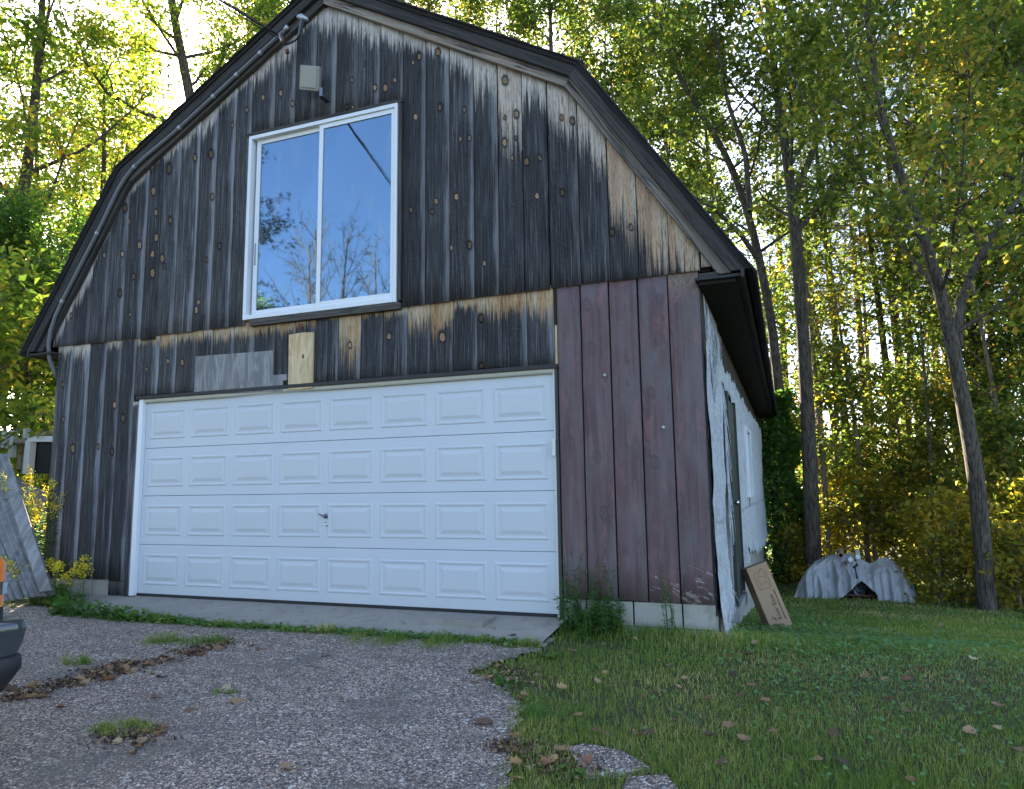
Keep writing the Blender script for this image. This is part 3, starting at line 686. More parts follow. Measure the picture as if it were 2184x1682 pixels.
link('door_jamb', MB().box((4.879, .012, -.02), (4.897, .075, 2.165)).mesh(bevel=.003), M['cream_vinyl'], GD)
link('door_jamb', MB().box((4.899, .0, -.02), (4.924, .07, 2.165)).mesh(bevel=.003), M['trim_board'], GD)
mb = MB(); nb = 36; P_ = []
for i in range(nb):
    x = -.004+4.885*i/(nb-1); s = .018*math.exp(-((x-1.75)/.35)**2)
    P_.append((x, s))
for (xa, sa), (xb, sb) in zip(P_[:-1], P_[1:]):
    mb.add([(xa, .014-sa, 2.118+sa*1.2), (xb, .014-sb, 2.118+sb*1.2), (xb, .006-sb*.5, 2.158), (xa, .006-sa*.5, 2.158), (xa, .05, 2.122), (xb, .05, 2.122)], [(0, 1, 2, 3), (0, 4, 5, 1)])
link('top_seal', mb.mesh(sm=True), M['cream_vinyl'], GD)
mb = MB().disc_stack([(.026, .0), (.026, -.008), (.012, -.012), (.011, -.035), (.014, -.042), (.006, -.046)], (2.462, .05, .845), 'y', 16)
mb.tube([(2.475, .012, .838), (2.45, .01, .848), (2.395, .012, .868)], [.009, .008, .006], 8)
link('door_handle', mb.mesh(sm=False), M['steel_dark'], GD)
link('door_lock', MB().disc_stack([(.022, .0), (.022, -.006), (.015, -.012), (.009, -.008)], (2.468, .05, .765), 'y', 16).mesh(), M['chrome'], GD)
mb = MB().box((4.862, -.012, 1.37), (4.896, .012, 1.52)); link('reflector', mb.mesh(bevel=.008, seg=2), M['cream_vinyl'], GD)

# loft window
WN = empty('loft_window', (0, 0, 0)); WN.parent = BARN; WN['label'] = 'large white sliding window reflecting blue sky'
x0, x1, z0, z1 = 1.402, 3.292, 2.935, 5.035; fw_ = .042
for a, b in (((x0, -.045, z0), (x0+fw_, .06, z1)), ((x1-fw_*.8, -.045, z0), (x1, .06, z1)), ((x0+fw_, -.045, z1-fw_), (x1-fw_*.8, .06, z1)), ((x0+fw_, -.048, z0), (x1-fw_*.8, .06, z0+.05))):
    link('window_frame', MB().box(a, b).mesh(bevel=.003), M['white_frame'], WN)
def sash(a, b, y, name, w_, lab):
    s = empty(name, (0, 0, 0)); s.parent = WN; s['label'] = lab
    q0, q1 = z0+.05, z1-fw_
    for p, r in (((a, y-.014, q0), (a+w_, y+.014, q1)), ((b-w_*.9, y-.014, q0), (b, y+.014, q1)), ((a+w_, y-.014, q1-.05), (b-w_*.9, y+.014, q1)), ((a+w_, y-.014, q0), (b-w_*.9, y+.014, q0+.055))):
        link('sash_rail', MB().box(p, r).mesh(bevel=.002), M['white_frame'], s)
    link('pane', MB().box((a+w_, y-.003, q0+.055), (b-w_*.9, y+.003, q1-.05)).mesh(), M['window_glass'], s)
sash(1.475, 2.375, .022, 'sliding_sash', .055, 'left sliding sash set behind the right one'); sash(2.33, x1-fw_*.8, -.012, 'fixed_sash', .05, 'right fixed sash')
link('latch', MB().box((1.492, .002, 3.55), (1.508, .010, 3.80)).mesh(bevel=.003), M['steel_dark'], WN)
def trim(name, a, b, par=WALL, pale=.1, bev=.003, dark=.4):
    me = MB().box(a, b).mesh(bevel=bev); uvl = me.uv_layers.new(name='UVMap'); dims = [b[i]-a[i] for i in range(3)]; lng = int(np.argmax(dims))
    for p in me.polygons:
        for li in p.loop_indices:
            c = me.vertices[me.loops[li].vertex_index].co; oth = [i for i in range(3) if i != lng]
            uvl.data[li].uv = (c[lng], c[oth[0]]+c[oth[1]])
    o = link(name, me, M['trim_board'], par); o['pale'] = float(pale); o['dark'] = float(dark); return o
trim('window_trim', (1.36, -.035, 5.04), (3.345, .03, 5.082)); trim('window_trim', (3.295, -.03, 2.95), (3.332, .03, 5.038), pale=.25)
trim('window_sill', (1.50, -.045, 2.862), (3.335, .03, 2.93), pale=.35)

# rakes and roof
def band(k0, k1, i):
    a, b = offset_line(k0), offset_line(k1); g = .0015
    return [tuple(a[i]), tuple(a[i+1]), tuple(b[i+1]), tuple(b[i])]
def uv_band(me, i):
    uvl = me.uv_layers.new(name='UVMap'); a = np.array(BASE[i]); d = np.array(BASE[i+1])-a; d /= np.linalg.norm(d); nn = np.array([-d[1], d[0]])
    for p in me.polygons:
        for li in p.loop_indices:
            c = me.vertices[me.loops[li].vertex_index].co; q = np.array([c.x, c.z])-a
            uvl.data[li].uv = (float(q@d)+i*7, float(q@nn)+c.y)
ROOF = None
mb = MB()
for i in range(4): mb.prism([tuple(p) for p in band(.188, .225, i)], -.135, DEPTH+.2)
ROOF = link('roof', mb.mesh('roof'), M['roof_deck'], BARN, label='gambrel roof deck with dark underside')
for i in range(4):
    me = MB().prism(band(.0, .088, i), -.07, -.016).mesh(bevel=.003); uv_band(me, i); o = link('rake_trim', me, M['trim_board'], ROOF); o['pale'] = [.15, .3, 1.0, .7][i]; o['dark'] = [.5, .45, .1, .2][i]
    me = MB().prism(band(.084, .189, i), -.118, -.065).mesh(bevel=.003); uv_band(me, i); o = link('rake_board', me, M['trim_board'], ROOF); o['pale'] = [.1, .12, .12, .2][i]; o['dark'] = .55
# shingle courses with ragged ends at the rake
sr = random.Random(3)
for i in range(4):
    a, b = offset_line(.226), offset_line(.226); lo, hi = (a[i], a[i+1]) if a[i][1] < a[i+1][1] else (a[i+1], a[i])
    L = np.linalg.norm(hi-lo); d = (hi-lo)/L; nn = np.array([-d[1], d[0]]); 
    if nn[1] < 0: nn = -nn
    nc = int(L/.14)
    for c in range(nc+1):
        s0, s1 = L*c/(nc+1)-(.05 if c == 0 else 0), L*(c+1)/(nc+1)+.02; p0, p1 = lo+d*s0+nn*.012, lo+d*s1+nn*.003; q0, q1 = lo+d*s0, lo+d*s1
        poly = [tuple(q0), tuple(q1), tuple(p1+nn*.004), tuple(p0)]
        link('shingle_course', MB().prism(poly, -.15-sr.uniform(0, .018), DEPTH+.22).mesh(), M['roof_shingle'], ROOF)
# eaves: dark soffit and fascia
for sgn in (1, -1):
    xa, xb = CX+sgn*3.80, CX+sgn*4.165
    lo_, hi_ = min(xa, xb), max(xa, xb)
    trim('soffit', (lo_, -.10, 2.79), (hi_, DEPTH+.15, 2.815), ROOF, 0.0).active_material = M['roof_deck'] if False else M['trim_board']
    xf = CX+sgn*4.168; trim('eave_fascia', (min(xf, xf+sgn*.03), -.12, 2.775), (max(xf, xf+sgn*.03), DEPTH+.2, 2.90), ROOF, .0)
link('soffit', MB().box((6.205, -.06, 2.76), (6.50, DEPTH, 2.788)).mesh(), M['roof_deck'], ROOF)
trim('return_board', (6.205, -.055, 2.815), (6.36, -.02, 2.862), ROOF, .1)

# foundation
FD = empty('foundation', (0, 0, 0)); FD.parent = BARN
mb = MB().box((4.93, .035, -1.8), (6.185, .2, .14)).box((-1.44, .035, -.5), (-.06, .2, .13)).box((6.0, .2, -1.9), (6.185, DEPTH, .16)).box((-1.44, .2, -.5), (-1.25, DEPTH, .13))
link('mortar_wall', mb.mesh(), M['block_concrete'], FD)
for r_, (za, zb) in enumerate(((-.265, -.065), (-.058, .140))):
    x = 4.94-(.2 if r_ else 0)
    while x < 6.2:
        a, b = max(x, 4.935), min(x+.395, 6.205)
        if b-a > .05: link('concrete_block', MB().box((a, .018, za), (b-.006, .1, zb)).mesh(bevel=.004), M['block_concrete'], FD)
        x += .402
    x = -1.45+(.2 if r_ else 0)-.2
    while x < -.41:
        a, b = max(x, -1.45), min(x+.395, -.40)
        if b-a > .05: link('concrete_block', MB().box((a, .018, za), (b-.006, .1, zb)).mesh(bevel=.004), M['block_concrete'], FD)
        x += .402
link('side_footing', MB().box((6.19, .035, -1.2), (6.215, 2.9, .05)).mesh(bevel=.004), M['block_concrete'], FD)

# side wall: torn white sheeting, door and window
sw = empty('right_wall', (0, 0, 0)); sw.parent = BARN; sw['label'] = 'right side wall hung with torn white sheeting'
nb = 54
yy = .078
while yy < DEPTH-.05:
    wv = .235; link('plank', MB().box((6.16, yy, .05), (6.195, min(yy+wv-.006, DEPTH-.05), 2.79)).mesh(bevel=.003), M['weathered_board'], sw); yy += wv
for o in sw.children: o['tone'] = .8; o['tan_len'] = 0.0; o['edge_light'] = .1
trim('corner_board', (6.168, .034, .06), (6.204, .078, 2.86), sw, .1)
DY0, DY1, DZ0, DZ1 = 1.45, 2.62, -.08, 2.05
WY0, WY1, WZ0, WZ1 = 5.3, 6.5, .92, 2.0
ny, nz = 260, 90
ys = np.concatenate([np.linspace(.02, 4, 170), np.linspace(4, 12.9, 110)[1:]]); zs = np.linspace(-.5, 2.75, 130)
Yw, Zw = np.meshgrid(ys, zs)
def jag(t, s): return .5*np.sin(t*7.3+s)+.3*np.sin(t*17.7+s*2)+.25*np.sin(t*41+s*3)+.18*np.sin(t*97+s)
topz = 2.30 - .42*np.exp(-((Yw-.62)/.26)**2) + .10*smooth(1.0, 1.5, Yw) + .08*smooth(4, 10., Yw) + .06*jag(Yw, 1)
botz = -.10+.16*smooth(.2, .9, Yw) + .10*smooth(2.4, 3.0, Yw)*1.6 - .35*smooth(3.0, 9, Yw) + .055*jag(Yw, 5) + .05*jag(Yw*2.1, 9)
ok = (Zw < topz) & (Zw > botz)
ok &= ~((Yw > DY0-.16+.03*jag(Zw, 2)) & (Yw < DY1+.02+.04*jag(Zw, 7)) & (Zw < DZ1+.05+.05*jag(Yw, 2)))
ok &= ~((Yw > WY0+.06) & (Yw < WY1-.06) & (Zw > WZ0+.06) & (Zw < WZ1-.06))
ok &= ~((((Yw-6.0)/.16)**2 + ((Zw-.83)/.06)**2) < 1)
bul = .016 + .02*(vnoise(Yw*2.1, Zw*2.3, 1)+.8) + .012*np.abs(vnoise(Yw*9, Zw*5, 2)) + .05*smooth(7, 12, Yw)*(.6+.4*vnoise(Yw*1.7, Zw*1.3, 4)) + .03*smooth(.25, -.1, Zw)
Xw = 6.197 + bul
idx = np.arange(Yw.size).reshape(Yw.shape); okc = ok[:-1, :-1] & ok[1:, 1:] & ok[1:, :-1] & ok[:-1, 1:]
F = np.stack([idx[:-1, :-1], idx[:-1, 1:], idx[1:, 1:], idx[1:, :-1]], -1)[okc]
used = np.unique(F); rm = -np.ones(Yw.size, int); rm[used] = np.arange(len(used))
wrap = link('torn_sheeting', np_mesh('wrap', np.stack([Xw, Yw, Zw], -1).reshape(-1, 3)[used], rm[F], smooth_=True), M['torn_wrap'], sw, label='frayed white woven sheeting')
md = wrap.modifiers.new('thick', 'SOLIDIFY'); md.thickness = .003; md.offset = -1
# frayed strands along the torn edges
sv_, sf_ = [], []
fr_ = np.random.default_rng(4)
def strand(p, L, dirz, w_=.004):
    n_ = 5; px, py, pz = p; sway = fr_.normal(0, .05); out = abs(fr_.normal(0, .02)); w_ *= fr_.uniform(.5, 1.3); ph = fr_.uniform(0, 6)
    b = len(sv_)
    for i in range(n_):
        t = i/(n_-1); c = (px+.006+out*t, py+sway*L*t*2+.012*math.sin(ph+t*5)*t, pz+dirz*L*t)
        ww = w_*(1-.6*t)
        sv_.append((c[0], c[1]-ww, c[2])); sv_.append((c[0]+.002, c[1]+ww, c[2]))
    for i in range(n_-1): sf_.append((b+2*i, b+2*i+1, b+2*i+3, b+2*i+2))
def edge_x(y, z): 
    return 6.215 + .02*(float(vnoise(y*2.1, z*2.3, 1))+.8)
for _ in range(260):     # bottom fringe near the corner
    y_ = fr_.uniform(.03, 1.25); b_ = -.10+.16*float(smooth(.2, .9, y_)); strand((edge_x(y_, b_), y_, b_+.06), fr_.uniform(.04, .26), -1)
for _ in range(120):
    y_ = fr_.uniform(2.7, 4.6); b_ = .06+.16*float(smooth(2.4, 3., y_))-.35*float(smooth(3., 9, y_)); strand((edge_x(y_, b_), y_, b_+.05), fr_.uniform(.05, .22), -1)
for _ in range(160):
    y_ = fr_.uniform(.02, 1.2); t_ = 2.30-.42*math.exp(-((y_-.62)/.26)**2); strand((edge_x(y_, t_), y_, t_-.04), fr_.uniform(.04, .35), 1, .003)
for _ in range(45):
    y_ = fr_.uniform(.15, 1.6); strand((6.205, y_, 2.74), fr_.uniform(.2, .8), -1, .003)
for _ in range(90):      # strips hanging beside the side door
    y_ = DY0-.15+fr_.normal(0, .03); strand((edge_x(y_, 1.5)+.01, y_, fr_.uniform(1.0, 2.1)), fr_.uniform(.2, .7), -1, .004)
for _ in range(260):     # hairs along the front corner
    z_ = fr_.uniform(.0, 2.3); L_ = fr_.uniform(.03, .12); b = len(sv_); a_ = fr_.normal(0, .6)
    sv_.extend([(6.212, .03, z_), (6.212, .034, z_+.002), (6.222, .03-L_*math.cos(a_), z_+L_*math.sin(a_))]); sf_.append((b, b+1, b+2, b+2))
tri = [f for f in sf_ if f[2] == f[3]]; quad = [f for f in sf_ if f[2] != f[3]]
me = bpy.data.meshes.new('fringe'); me.from_pydata(sv_, [], quad+[f[:3] for f in tri]); me.update()
link('frayed_strands', me, M['torn_wrap'], sw, kind='stuff')
# green door in its casing
dr = empty('side_door', (0, 0, 0)); dr.parent = BARN; dr['label'] = 'dark green side door'
link('door_leaf', MB().box((6.20, DY0+.05, DZ0), (6.262, DY1-.05, DZ1-.04)).mesh(bevel=.004), M['green_door_paint'], dr)
link('door_trim', MB().box((6.20, DY0-.0, DZ0), (6.285, DY0+.05, DZ1)).mesh(bevel=.003), M['green_door_paint'], dr)
link('door_trim', MB().box((6.20, DY1-.05, DZ0), (6.285, DY1, DZ1)).mesh(bevel=.003), M['green_door_paint'], dr)
link('casing', MB().box((6.20, DY0-.13, DZ0+.05), (6.25, DY0-.005, DZ1+.02)).mesh(bevel=.003), M['old_casing'], dr)
link('door_knob', MB().disc_stack([(.012, 0), (.012, .03), (.027, .04), (.027, .065), (.015, .07)], (6.262, DY0+.12, .92), 'x', 12).mesh(sm=True), M['chrome'], dr)
link('door_step', MB().box((6.19, DY0-.1, -.22), (6.30, DY1, -.09)).mesh(bevel=.006), M['old_casing'], dr)
wd = empty('side_window', (0, 0, 0)); wd.parent = BARN; wd['label'] = 'white framed side window behind the sheeting'
for a, b in (((6.20, WY0, WZ0), (6.275, WY0+.06, WZ1)), ((6.20, WY1-.06, WZ0), (6.275, WY1, WZ1)), ((6.20, WY0+.06, WZ1-.06), (6.27, WY1-.06, WZ1)), ((6.20, WY0+.06, WZ0), (6.28, WY1-.06, WZ0+.06))):
    link('window_frame', MB().box(a, b).mesh(bevel=.004), M['white_frame'], wd)
link('pane', MB().box((6.205, WY0+.06, WZ0+.06), (6.212, WY1-.06, WZ1-.06)).mesh(), M['window_glass'], wd)

# conduit with straps along the left rake, weatherhead and service wires
def rk(k, s, y):     # point along the left rake: s from 0 (eave) to 1 (peak)
    q = offset_line(k); L1 = np.linalg.norm(q[1]-q[0]); L2 = np.linalg.norm(q[2]-q[1]); d = s*(L1+L2)
    p = q[0]+(q[1]-q[0])*d/L1 if d < L1 else q[1]+(q[2]-q[1])*(d-L1)/L2
    return (p[0], y, p[1])
CP = [(-1.49, .06, 2.50), (-1.50, .0, 2.60), (-1.53, -.05, 2.72), (-1.545, -.10, 2.83)] + [rk(.055+.05*(abs(s-.44) < .06), s, -.10) for s in np.linspace(.06, .90, 26)]
CP = np.array(CP); CPs = CP.copy()
for _ in range(3): CPs[1:-1] = (CPs[:-2]+2*CPs[1:-1]+CPs[2:])/4
cond = link('conduit', MB().tube(CPs, .024, 10).mesh(sm=True), M['conduit_grey'], BARN, label='grey conduit strapped along the left rake')
for s in (.11, .30, .47, .62, .72, .80, .87):
    i = int(3+s/.90*25); i = min(i, len(CPs)-2); p = CPs[i]; d = CPs[i+1]-CPs[i-1]; d /= np.linalg.norm(d)
    link('strap', MB().tube([p-d*.018, p+d*.018], .0275, 10).mesh(), M['galvanised'], cond)
end = CPs[-1]
wh = np.array([2.18, -.15, 6.20])
mb = MB(); mb.tube([end, end+np.array([.05, -.01, .03])], .026, 10)
mb.tube([wh+np.array([-.075, 0, .035]), wh+np.array([-.02, -.01, .012]), wh+np.array([.06, -.01, -.045])], [.02, .034, .022], 8)
link('weatherhead', mb.mesh(sm=True), M['galvanised'], cond)
def sag(a, b, n_, s):
    a, b = np.array(a, float), np.array(b, float); return [a+(b-a)*t-np.array([0, 0, 4*s*t*(1-t)]) for t in np.linspace(0, 1, n_)]
for off in (0, .02, .04):
    p0 = wh+np.array([.03-off, -.02, -.03]); p3 = np.array([1.93+off, -.14, 5.95+off*.6])
    t_ = np.linspace(0, 1, 14)[:, None]; P = (1-t_)**3*p0+3*(1-t_)**2*t_*(p0+np.array([-.02, -.05, -.22]))+3*(1-t_)*t_**2*(p3+np.array([.25, -.06, -.06]))+t_**3*p3
    link('drip_loop', MB().tube(P, .009, 6).mesh(sm=True), M['cable_black' if off < .03 else 'cable_grey'], cond)
mb = MB(); mb.tube([(1.86, -.06, 6.10), (1.90, -.16, 6.10), (1.93, -.19, 6.05)], .006, 6); mb.tube([(1.94, -.2, 6.02), (1.935, -.16, 5.93)], .016, 8); mb.tube([(1.95, -.12, 5.90), (1.955, -.12, 5.86)], .022, 8)
link('insulator', mb.mesh(sm=True), M['rust'], cond)
link('cable_clamp', MB().tube([(1.905, -.2, 6.03), (1.935, -.2, 5.95)], .013, 8).mesh(sm=True), M['galvanised'], cond)
wd_ = np.array([-.238, -.971, .0]); A0 = np.array([1.90, -.19, 6.03])
for k, (o0, lab, r_, s_) in enumerate((((0, 0, 0), 'thick black overhead power cable running from the gable peak', .011, .05), ((-.05, .0, .05), 'thin upper overhead wire running from the gable peak', .006, .02), ((.03, .03, -.05), 'thin lower overhead wire running from the gable peak', .006, .22))):
    a = A0+np.array(o0); b = a+wd_*30+np.array([k*.15, 0, [0.55, .9, .75][k]])
    P = sag(a, b, 40, .12+s_)
    link('overhead_cable', MB().tube(P, r_, 6).mesh(sm=True), M['cable_black'], label=lab, cat='cable')

# flood light under the peak
FLD = empty('flood_light', (2.30, -.03, 5.27), label='square beige flood light tilted down on the gable above the window', cat='lamp')
mb = MB(); a_ = rad(-12)
link('bracket', MB().box((.09, -.10, -.03), (.15, .035, -.015)).box((.10, -.115, -.03), (.14, -.085, .07)).mesh(bevel=.004), M['steel_dark'], FLD)
hs = MB(); w1, h1, d1 = .115, .125, .03
hs.box((-w1, -d1, -h1), (w1, d1, h1)); me = hs.mesh(bevel=.014, seg=2); h_ = link('housing', me, M['lamp_housing'], FLD); h_.location = (0, -.13, .19); h_.rotation_euler = (rad(20), rad(12), rad(10))
l_ = link('lens', MB().box((-w1+.025, -.006, -h1+.025), (w1-.025, .006, h1-.025)).mesh(bevel=.004), M['lamp_lens'], h_); l_.location = (0, -d1-.003, 0)
mb = MB(); mb.tube([(-.11, -.10, .27), (-.13, -.06, .36), (-.10, -.02, .34), (-.08, .01, .24)], .006, 6); link('lamp_wire', mb.mesh(sm=True), M['cream_vinyl'], FLD)

# ------------------------------------------------------------------ trees
def leaf_mesh(C, N_dir, size, rng, aspect=.55, name='crown', fold=.18):
    """one folded four-cornered leaf at every point C"""
    n = len(C); L = size[:, None]
    nrm = rng.normal(0, .62, (n, 3)) + np.array([0, 0, .75]); nrm /= np.linalg.norm(nrm, axis=1)[:, None]
    a = rng.normal(0, 1, (n, 3)); a -= nrm*np.sum(a*nrm, 1)[:, None]; a /= np.linalg.norm(a, axis=1)[:, None]
    b = np.cross(nrm, a)
    v0 = C - a*L*.5; v2 = C + a*L*.5 - nrm*L*.12; v1 = C + b*L*aspect*.5 - a*L*.05 + nrm*L*fold; v3 = C - b*L*aspect*.5 - a*L*.05 + nrm*L*fold
    V = np.stack([v0, v1, v2, v3], 1).reshape(-1, 3); F = np.arange(4*n).reshape(n, 4)
    return np_mesh(name, V, F, {'rnd': np.repeat(rng.random(n), 4)})
def bez(p0, d, L, rng, up=.25, n=6, wob=.08):
    t = np.linspace(0, 1, n)[:, None]; d = d/np.linalg.norm(d)
    P = p0 + d*L*t + np.array([0, 0, 1.])*up*L*t**2
    P[1:] += np.cumsum(rng.normal(0, wob*L/n, (n-1, 3)), 0)
    return P
def rot_about(d, rng, ang):
    a = rng.normal(0, 1, 3); a -= d*np.dot(a, d); a /= np.linalg.norm(a)+1e-9
    return d*math.cos(ang)+a*math.sin(ang)
def make_broad(seed, H, r0, base=.35, spread=3.2, limbs=18, leaves=30000, ls=.12, path=None, radii=None, forced=(), sig=.28, name='tree', bare=False, sub=6, up=.3, skip=None):
    rng = np.random.default_rng(seed); tv, tf, nv = [], [], 0
    def addtube(P, R, k):
        nonlocal nv
        v, f = tube_np(P, R, k); tv.append(v); tf.append(f+nv); nv += len(v)
    if path is None:
        k = 12; t = np.linspace(0, 1, k); path = np.zeros((k, 3)); path[:, 2] = -.3+t*(H+.3)
        ph = rng.uniform(0, 6, 4); path[:, 0] = .035*H*np.sin(t*3+ph[0])*t; path[:, 1] = .035*H*np.sin(t*2.6+ph[1])*t
        radii = r0*(1-t)**.8*.95+.02; radii[0] *= 1.35
    path = np.asarray(path, float); radii = np.asarray(radii, float)
    # finer trunk
    tt = np.linspace(0, 1, len(path)); t2 = np.linspace(0, 1, len(path)*2-1)
    PP = np.stack([np.interp(t2, tt, path[:, i]) for i in range(3)], 1); RR = np.interp(t2, tt, radii)
    PP[1:-1] = (PP[:-2]+2*PP[1:-1]+PP[2:])/4
    addtube(PP, RR, 10)
    cl = []
    limb_list = []
    for i in range(limbs):
        t = base+(1-base)*((i+rng.random())/limbs); p0 = np.array([np.interp(t, tt, path[:, j]) for j in range(3)]); r = np.interp(t, tt, radii)
        az = i*2.4+rng.uniform(-.4, .4); el = rng.uniform(.15, .6)+.5*t
        d = np.array([math.cos(az)*math.cos(el), math.sin(az)*math.cos(el), math.sin(el)]); q = (t-base)/(1-base)
        L = spread*(1-.55*q**1.5)*rng.uniform(.7, 1.15)*(.6+.4*min(1, q*5))
        limb_list.append((bez(p0, d, L, rng, up, 7), max(.015, r*.42), L))
    for P, r_ in forced: P = np.asarray(P, float); limb_list.append((P, r_, np.sum(np.linalg.norm(np.diff(P, axis=0), axis=1))))
    for P, r_, L in limb_list:
        k = len(P); addtube(P, np.linspace(r_, max(.006, r_*.22), k), 6)
        for s in range(sub):
            f = rng.uniform(.28, .98); i0 = f*(k-1); a = int(min(i0, k-2)); p = P[a]+(P[a+1]-P[a])*(i0-a); d = P[a+1]-P[a]; d /= np.linalg.norm(d)
            dd = rot_about(d, rng, rng.uniform(.5, 1.1)); l2 = min(2.2, L*.42)*rng.uniform(.5, 1.1); Q = bez(p, dd, l2, rng, .15, 5, .12)
            addtube(Q, np.linspace(max(.008, r_*.35), .004, 5), 4)
            for j in (1, 2, 3, 4): cl.append(Q[j])
            for _ in range(3 if not bare else 4):
                q = Q[rng.integers(1, 5)]; R_ = bez(q, rot_about(dd, rng, rng.uniform(.4, 1.2)), l2*rng.uniform(.3, .6), rng, .1, 4, .15); addtube(R_, np.linspace(.007, .003, 4), 3); cl.append(R_[-1]); cl.append(R_[2])
        cl.append(P[-1]); cl.append(P[-2])
    tm = np_mesh(name+'_trunk', np.concatenate(tv), np.concatenate(tf), smooth_=True)
    if bare: return tm, None
    cl = np.array(cl); n = leaves; 
    wts = rng.gamma(1.2, 1., len(cl)); ci = rng.choice(len(cl), n, p=wts/wts.sum())
    C = cl[ci] + rng.normal(0, 1, (n, 3))*np.array([sig, sig, sig*.62])
    if skip is not None: C = C[skip(C)]
    cm = leaf_mesh(C, None, ls*rng.uniform(.6, 1.25, len(C)), rng)
    return tm, cm
def make_pine(seed, H, r0, base=.34, spread=2.3, tufts=2600, name='pine', per=11, nl=.16):
    rng = np.random.default_rng(seed); tv, tf, nv = [], [], 0
    def addtube(P, R, k):
        nonlocal nv
        v, f = tube_np(P, R, k); tv.append(v); tf.append(f+nv); nv += len(v)
    t = np.linspace(0, 1, 9); P = np.zeros((9, 3)); P[:, 2] = -.3+t*(H+.3); P[:, 0] = .012*H*np.sin(t*3+seed); P[:, 1] = .012*H*np.cos(t*2.2+seed)
    R = r0*(1-t)**.8+.012; addtube(P, R, 9); pts, dirs = [], []
    z = H*.12
    while z < H*.97:
        q = z/H; dead = q < base; nb = rng.integers(2, 4) if dead else rng.integers(4, 7); c = np.array([np.interp(q, t, P[:, j]) for j in range(3)])
        for k in range(nb):
            az = rng.uniform(0, 2*math.pi); L = (rng.uniform(.5, 1.5) if dead else spread*(1.05-q)**.75*rng.uniform(.6, 1.15)+.25); el = rng.uniform(-.2, .15)+(.5*q if not dead else 0)
            d = np.array([math.cos(az)*math.cos(el), math.sin(az)*math.cos(el), math.sin(el)]); B = bez(c, d, L, rng, .06, 6, .06); addtube(B, np.linspace(.022 if not dead else .013, .005, 6), 4)
            for _ in range(4 if dead else 6):
                i0 = rng.integers(1, 5); S = bez(B[i0], rot_about(d, rng, rng.uniform(.5, 1.0)), L*rng.uniform(.15, .4), rng, 0, 3, .1); S[:, 2] = B[i0][2]+(S[:, 2]-B[i0][2])*.35; addtube(S, np.array([.006, .004, .003]), 3)
                if not dead: pts += [S[1], S[2]]; dirs += [S[2]-S[0]]*2
            if not dead: pts += [B[3], B[4], B[5]]; dirs += [d]*3
        z += rng.uniform(.3, .55) if dead else rng.uniform(.42, .7)
    tm = np_mesh(name+'_trunk', np.concatenate(tv), np.concatenate(tf), smooth_=True)
    pts = np.array(pts); dirs = np.array(dirs); dirs /= np.linalg.norm(dirs, axis=1)[:, None]+1e-9
    ci = rng.integers(0, len(pts), tufts); C = pts[ci]+rng.normal(0, .12, (tufts, 3))*np.array([1, 1, .4]); D = dirs[ci]
    V = []; n = tufts*per; Cn = np.repeat(C, per, 0); Dn = np.repeat(D, per, 0)+rng.normal(0, .6, (n, 3)); Dn /= np.linalg.norm(Dn, axis=1)[:, None]
    sd_ = np.cross(Dn, rng.normal(0, 1, (n, 3))); sd_ /= np.linalg.norm(sd_, axis=1)[:, None]; L = nl*rng.uniform(.6, 1.2, (n, 1))
    V = np.stack([Cn-sd_*.006, Cn+sd_*.006, Cn+Dn*L], 1).reshape(-1, 3); F = np.arange(3*n).reshape(n, 3)
    return tm, np_mesh(name+'_crown', V, F, {'rnd': np.repeat(rng.random(n), 3)})
def tree_obj(name, tm, cm, bark_, leaf_, loc, rz=0, sc=1.0, **k):
    e = empty(name, loc, rz, **k); e.scale = (sc, sc, sc)
    link('trunk', tm, M[bark_], e)
    if cm is not None: link('crown', cm, M[leaf_], e)
    return e
def ground_at(u, depth):
    p = at_depth(u, 1060, depth); return np.array([p[0], p[1], float(gz(p[0], p[1]))-.05])
def local_path(px, depth, rpx, base=None):
    P = np.array([at_depth(u, v, depth) for u, v in px]); 
    b = P[0].copy(); b[2] = float(gz(b[0], b[1]))
    Q = P-b; Q[0, 2] = -.35
    return Q, np.array(rpx)*depth/FPX, b

# the trunks that can be told apart on the right, traced to the ground
P, R, B1 = local_path([(1735, 1225), (1728, 1000), (1718, 800), (1705, 600), (1690, 420), (1665, 250), (1640, 50), (1620, -200), (1600, -450)], 16.5, [18, 15.5, 14, 13, 11, 8, 6, 5, 2])
fk = np.array([at_depth(u, v, 16.5+dz) for u, v, dz in ((1690, 430, 0), (1735, 320, .2), (1775, 190, .6), (1800, 20, 1.), (1815, -200, 1.4))])-B1
tm, cm = make_broad(21, 18, .3, .42, 3.6, 16, 9000, .165, P, R, [(fk, .09)], name='oak_fork')
tree_obj('oak_tree', tm, cm, 'bark_grey', 'leaf_oak', B1, label='tall forked oak tree with straight grey trunk behind the tarp-covered heap', cat='tree')
P, R, B2 = local_path([(1692, 1212), (1682, 1000), (1664, 860), (1648, 700), (1622, 560), (1590, 430), (1545, 320), (1490, 235), (1440, 150), (1390, 0), (1350, -180)], 17.8, [14, 12, 11, 10, 9, 8, 7, 6, 5, 4, 2])
fk = np.array([at_depth(u, v, 16.5+dz) for u, v, dz in ((1622, 560, 0), (1580, 500, -.2), (1520, 440, -.4), (1440, 400, -.6), (1370, 365, -.9))])-B2
fk2 = np.array([at_depth(u, v, 16.5+dz) for u, v, dz in ((1600, 450, 0), (1590, 330, .2), (1550, 210, .4), (1530, 90, .7), (1510, -60, 1.))])-B2
tm, cm = make_broad(22, 16, .25, .40, 3.4, 14, 10500, .16, P, R, [(fk, .07), (fk2, .08)], name='oak_lean')
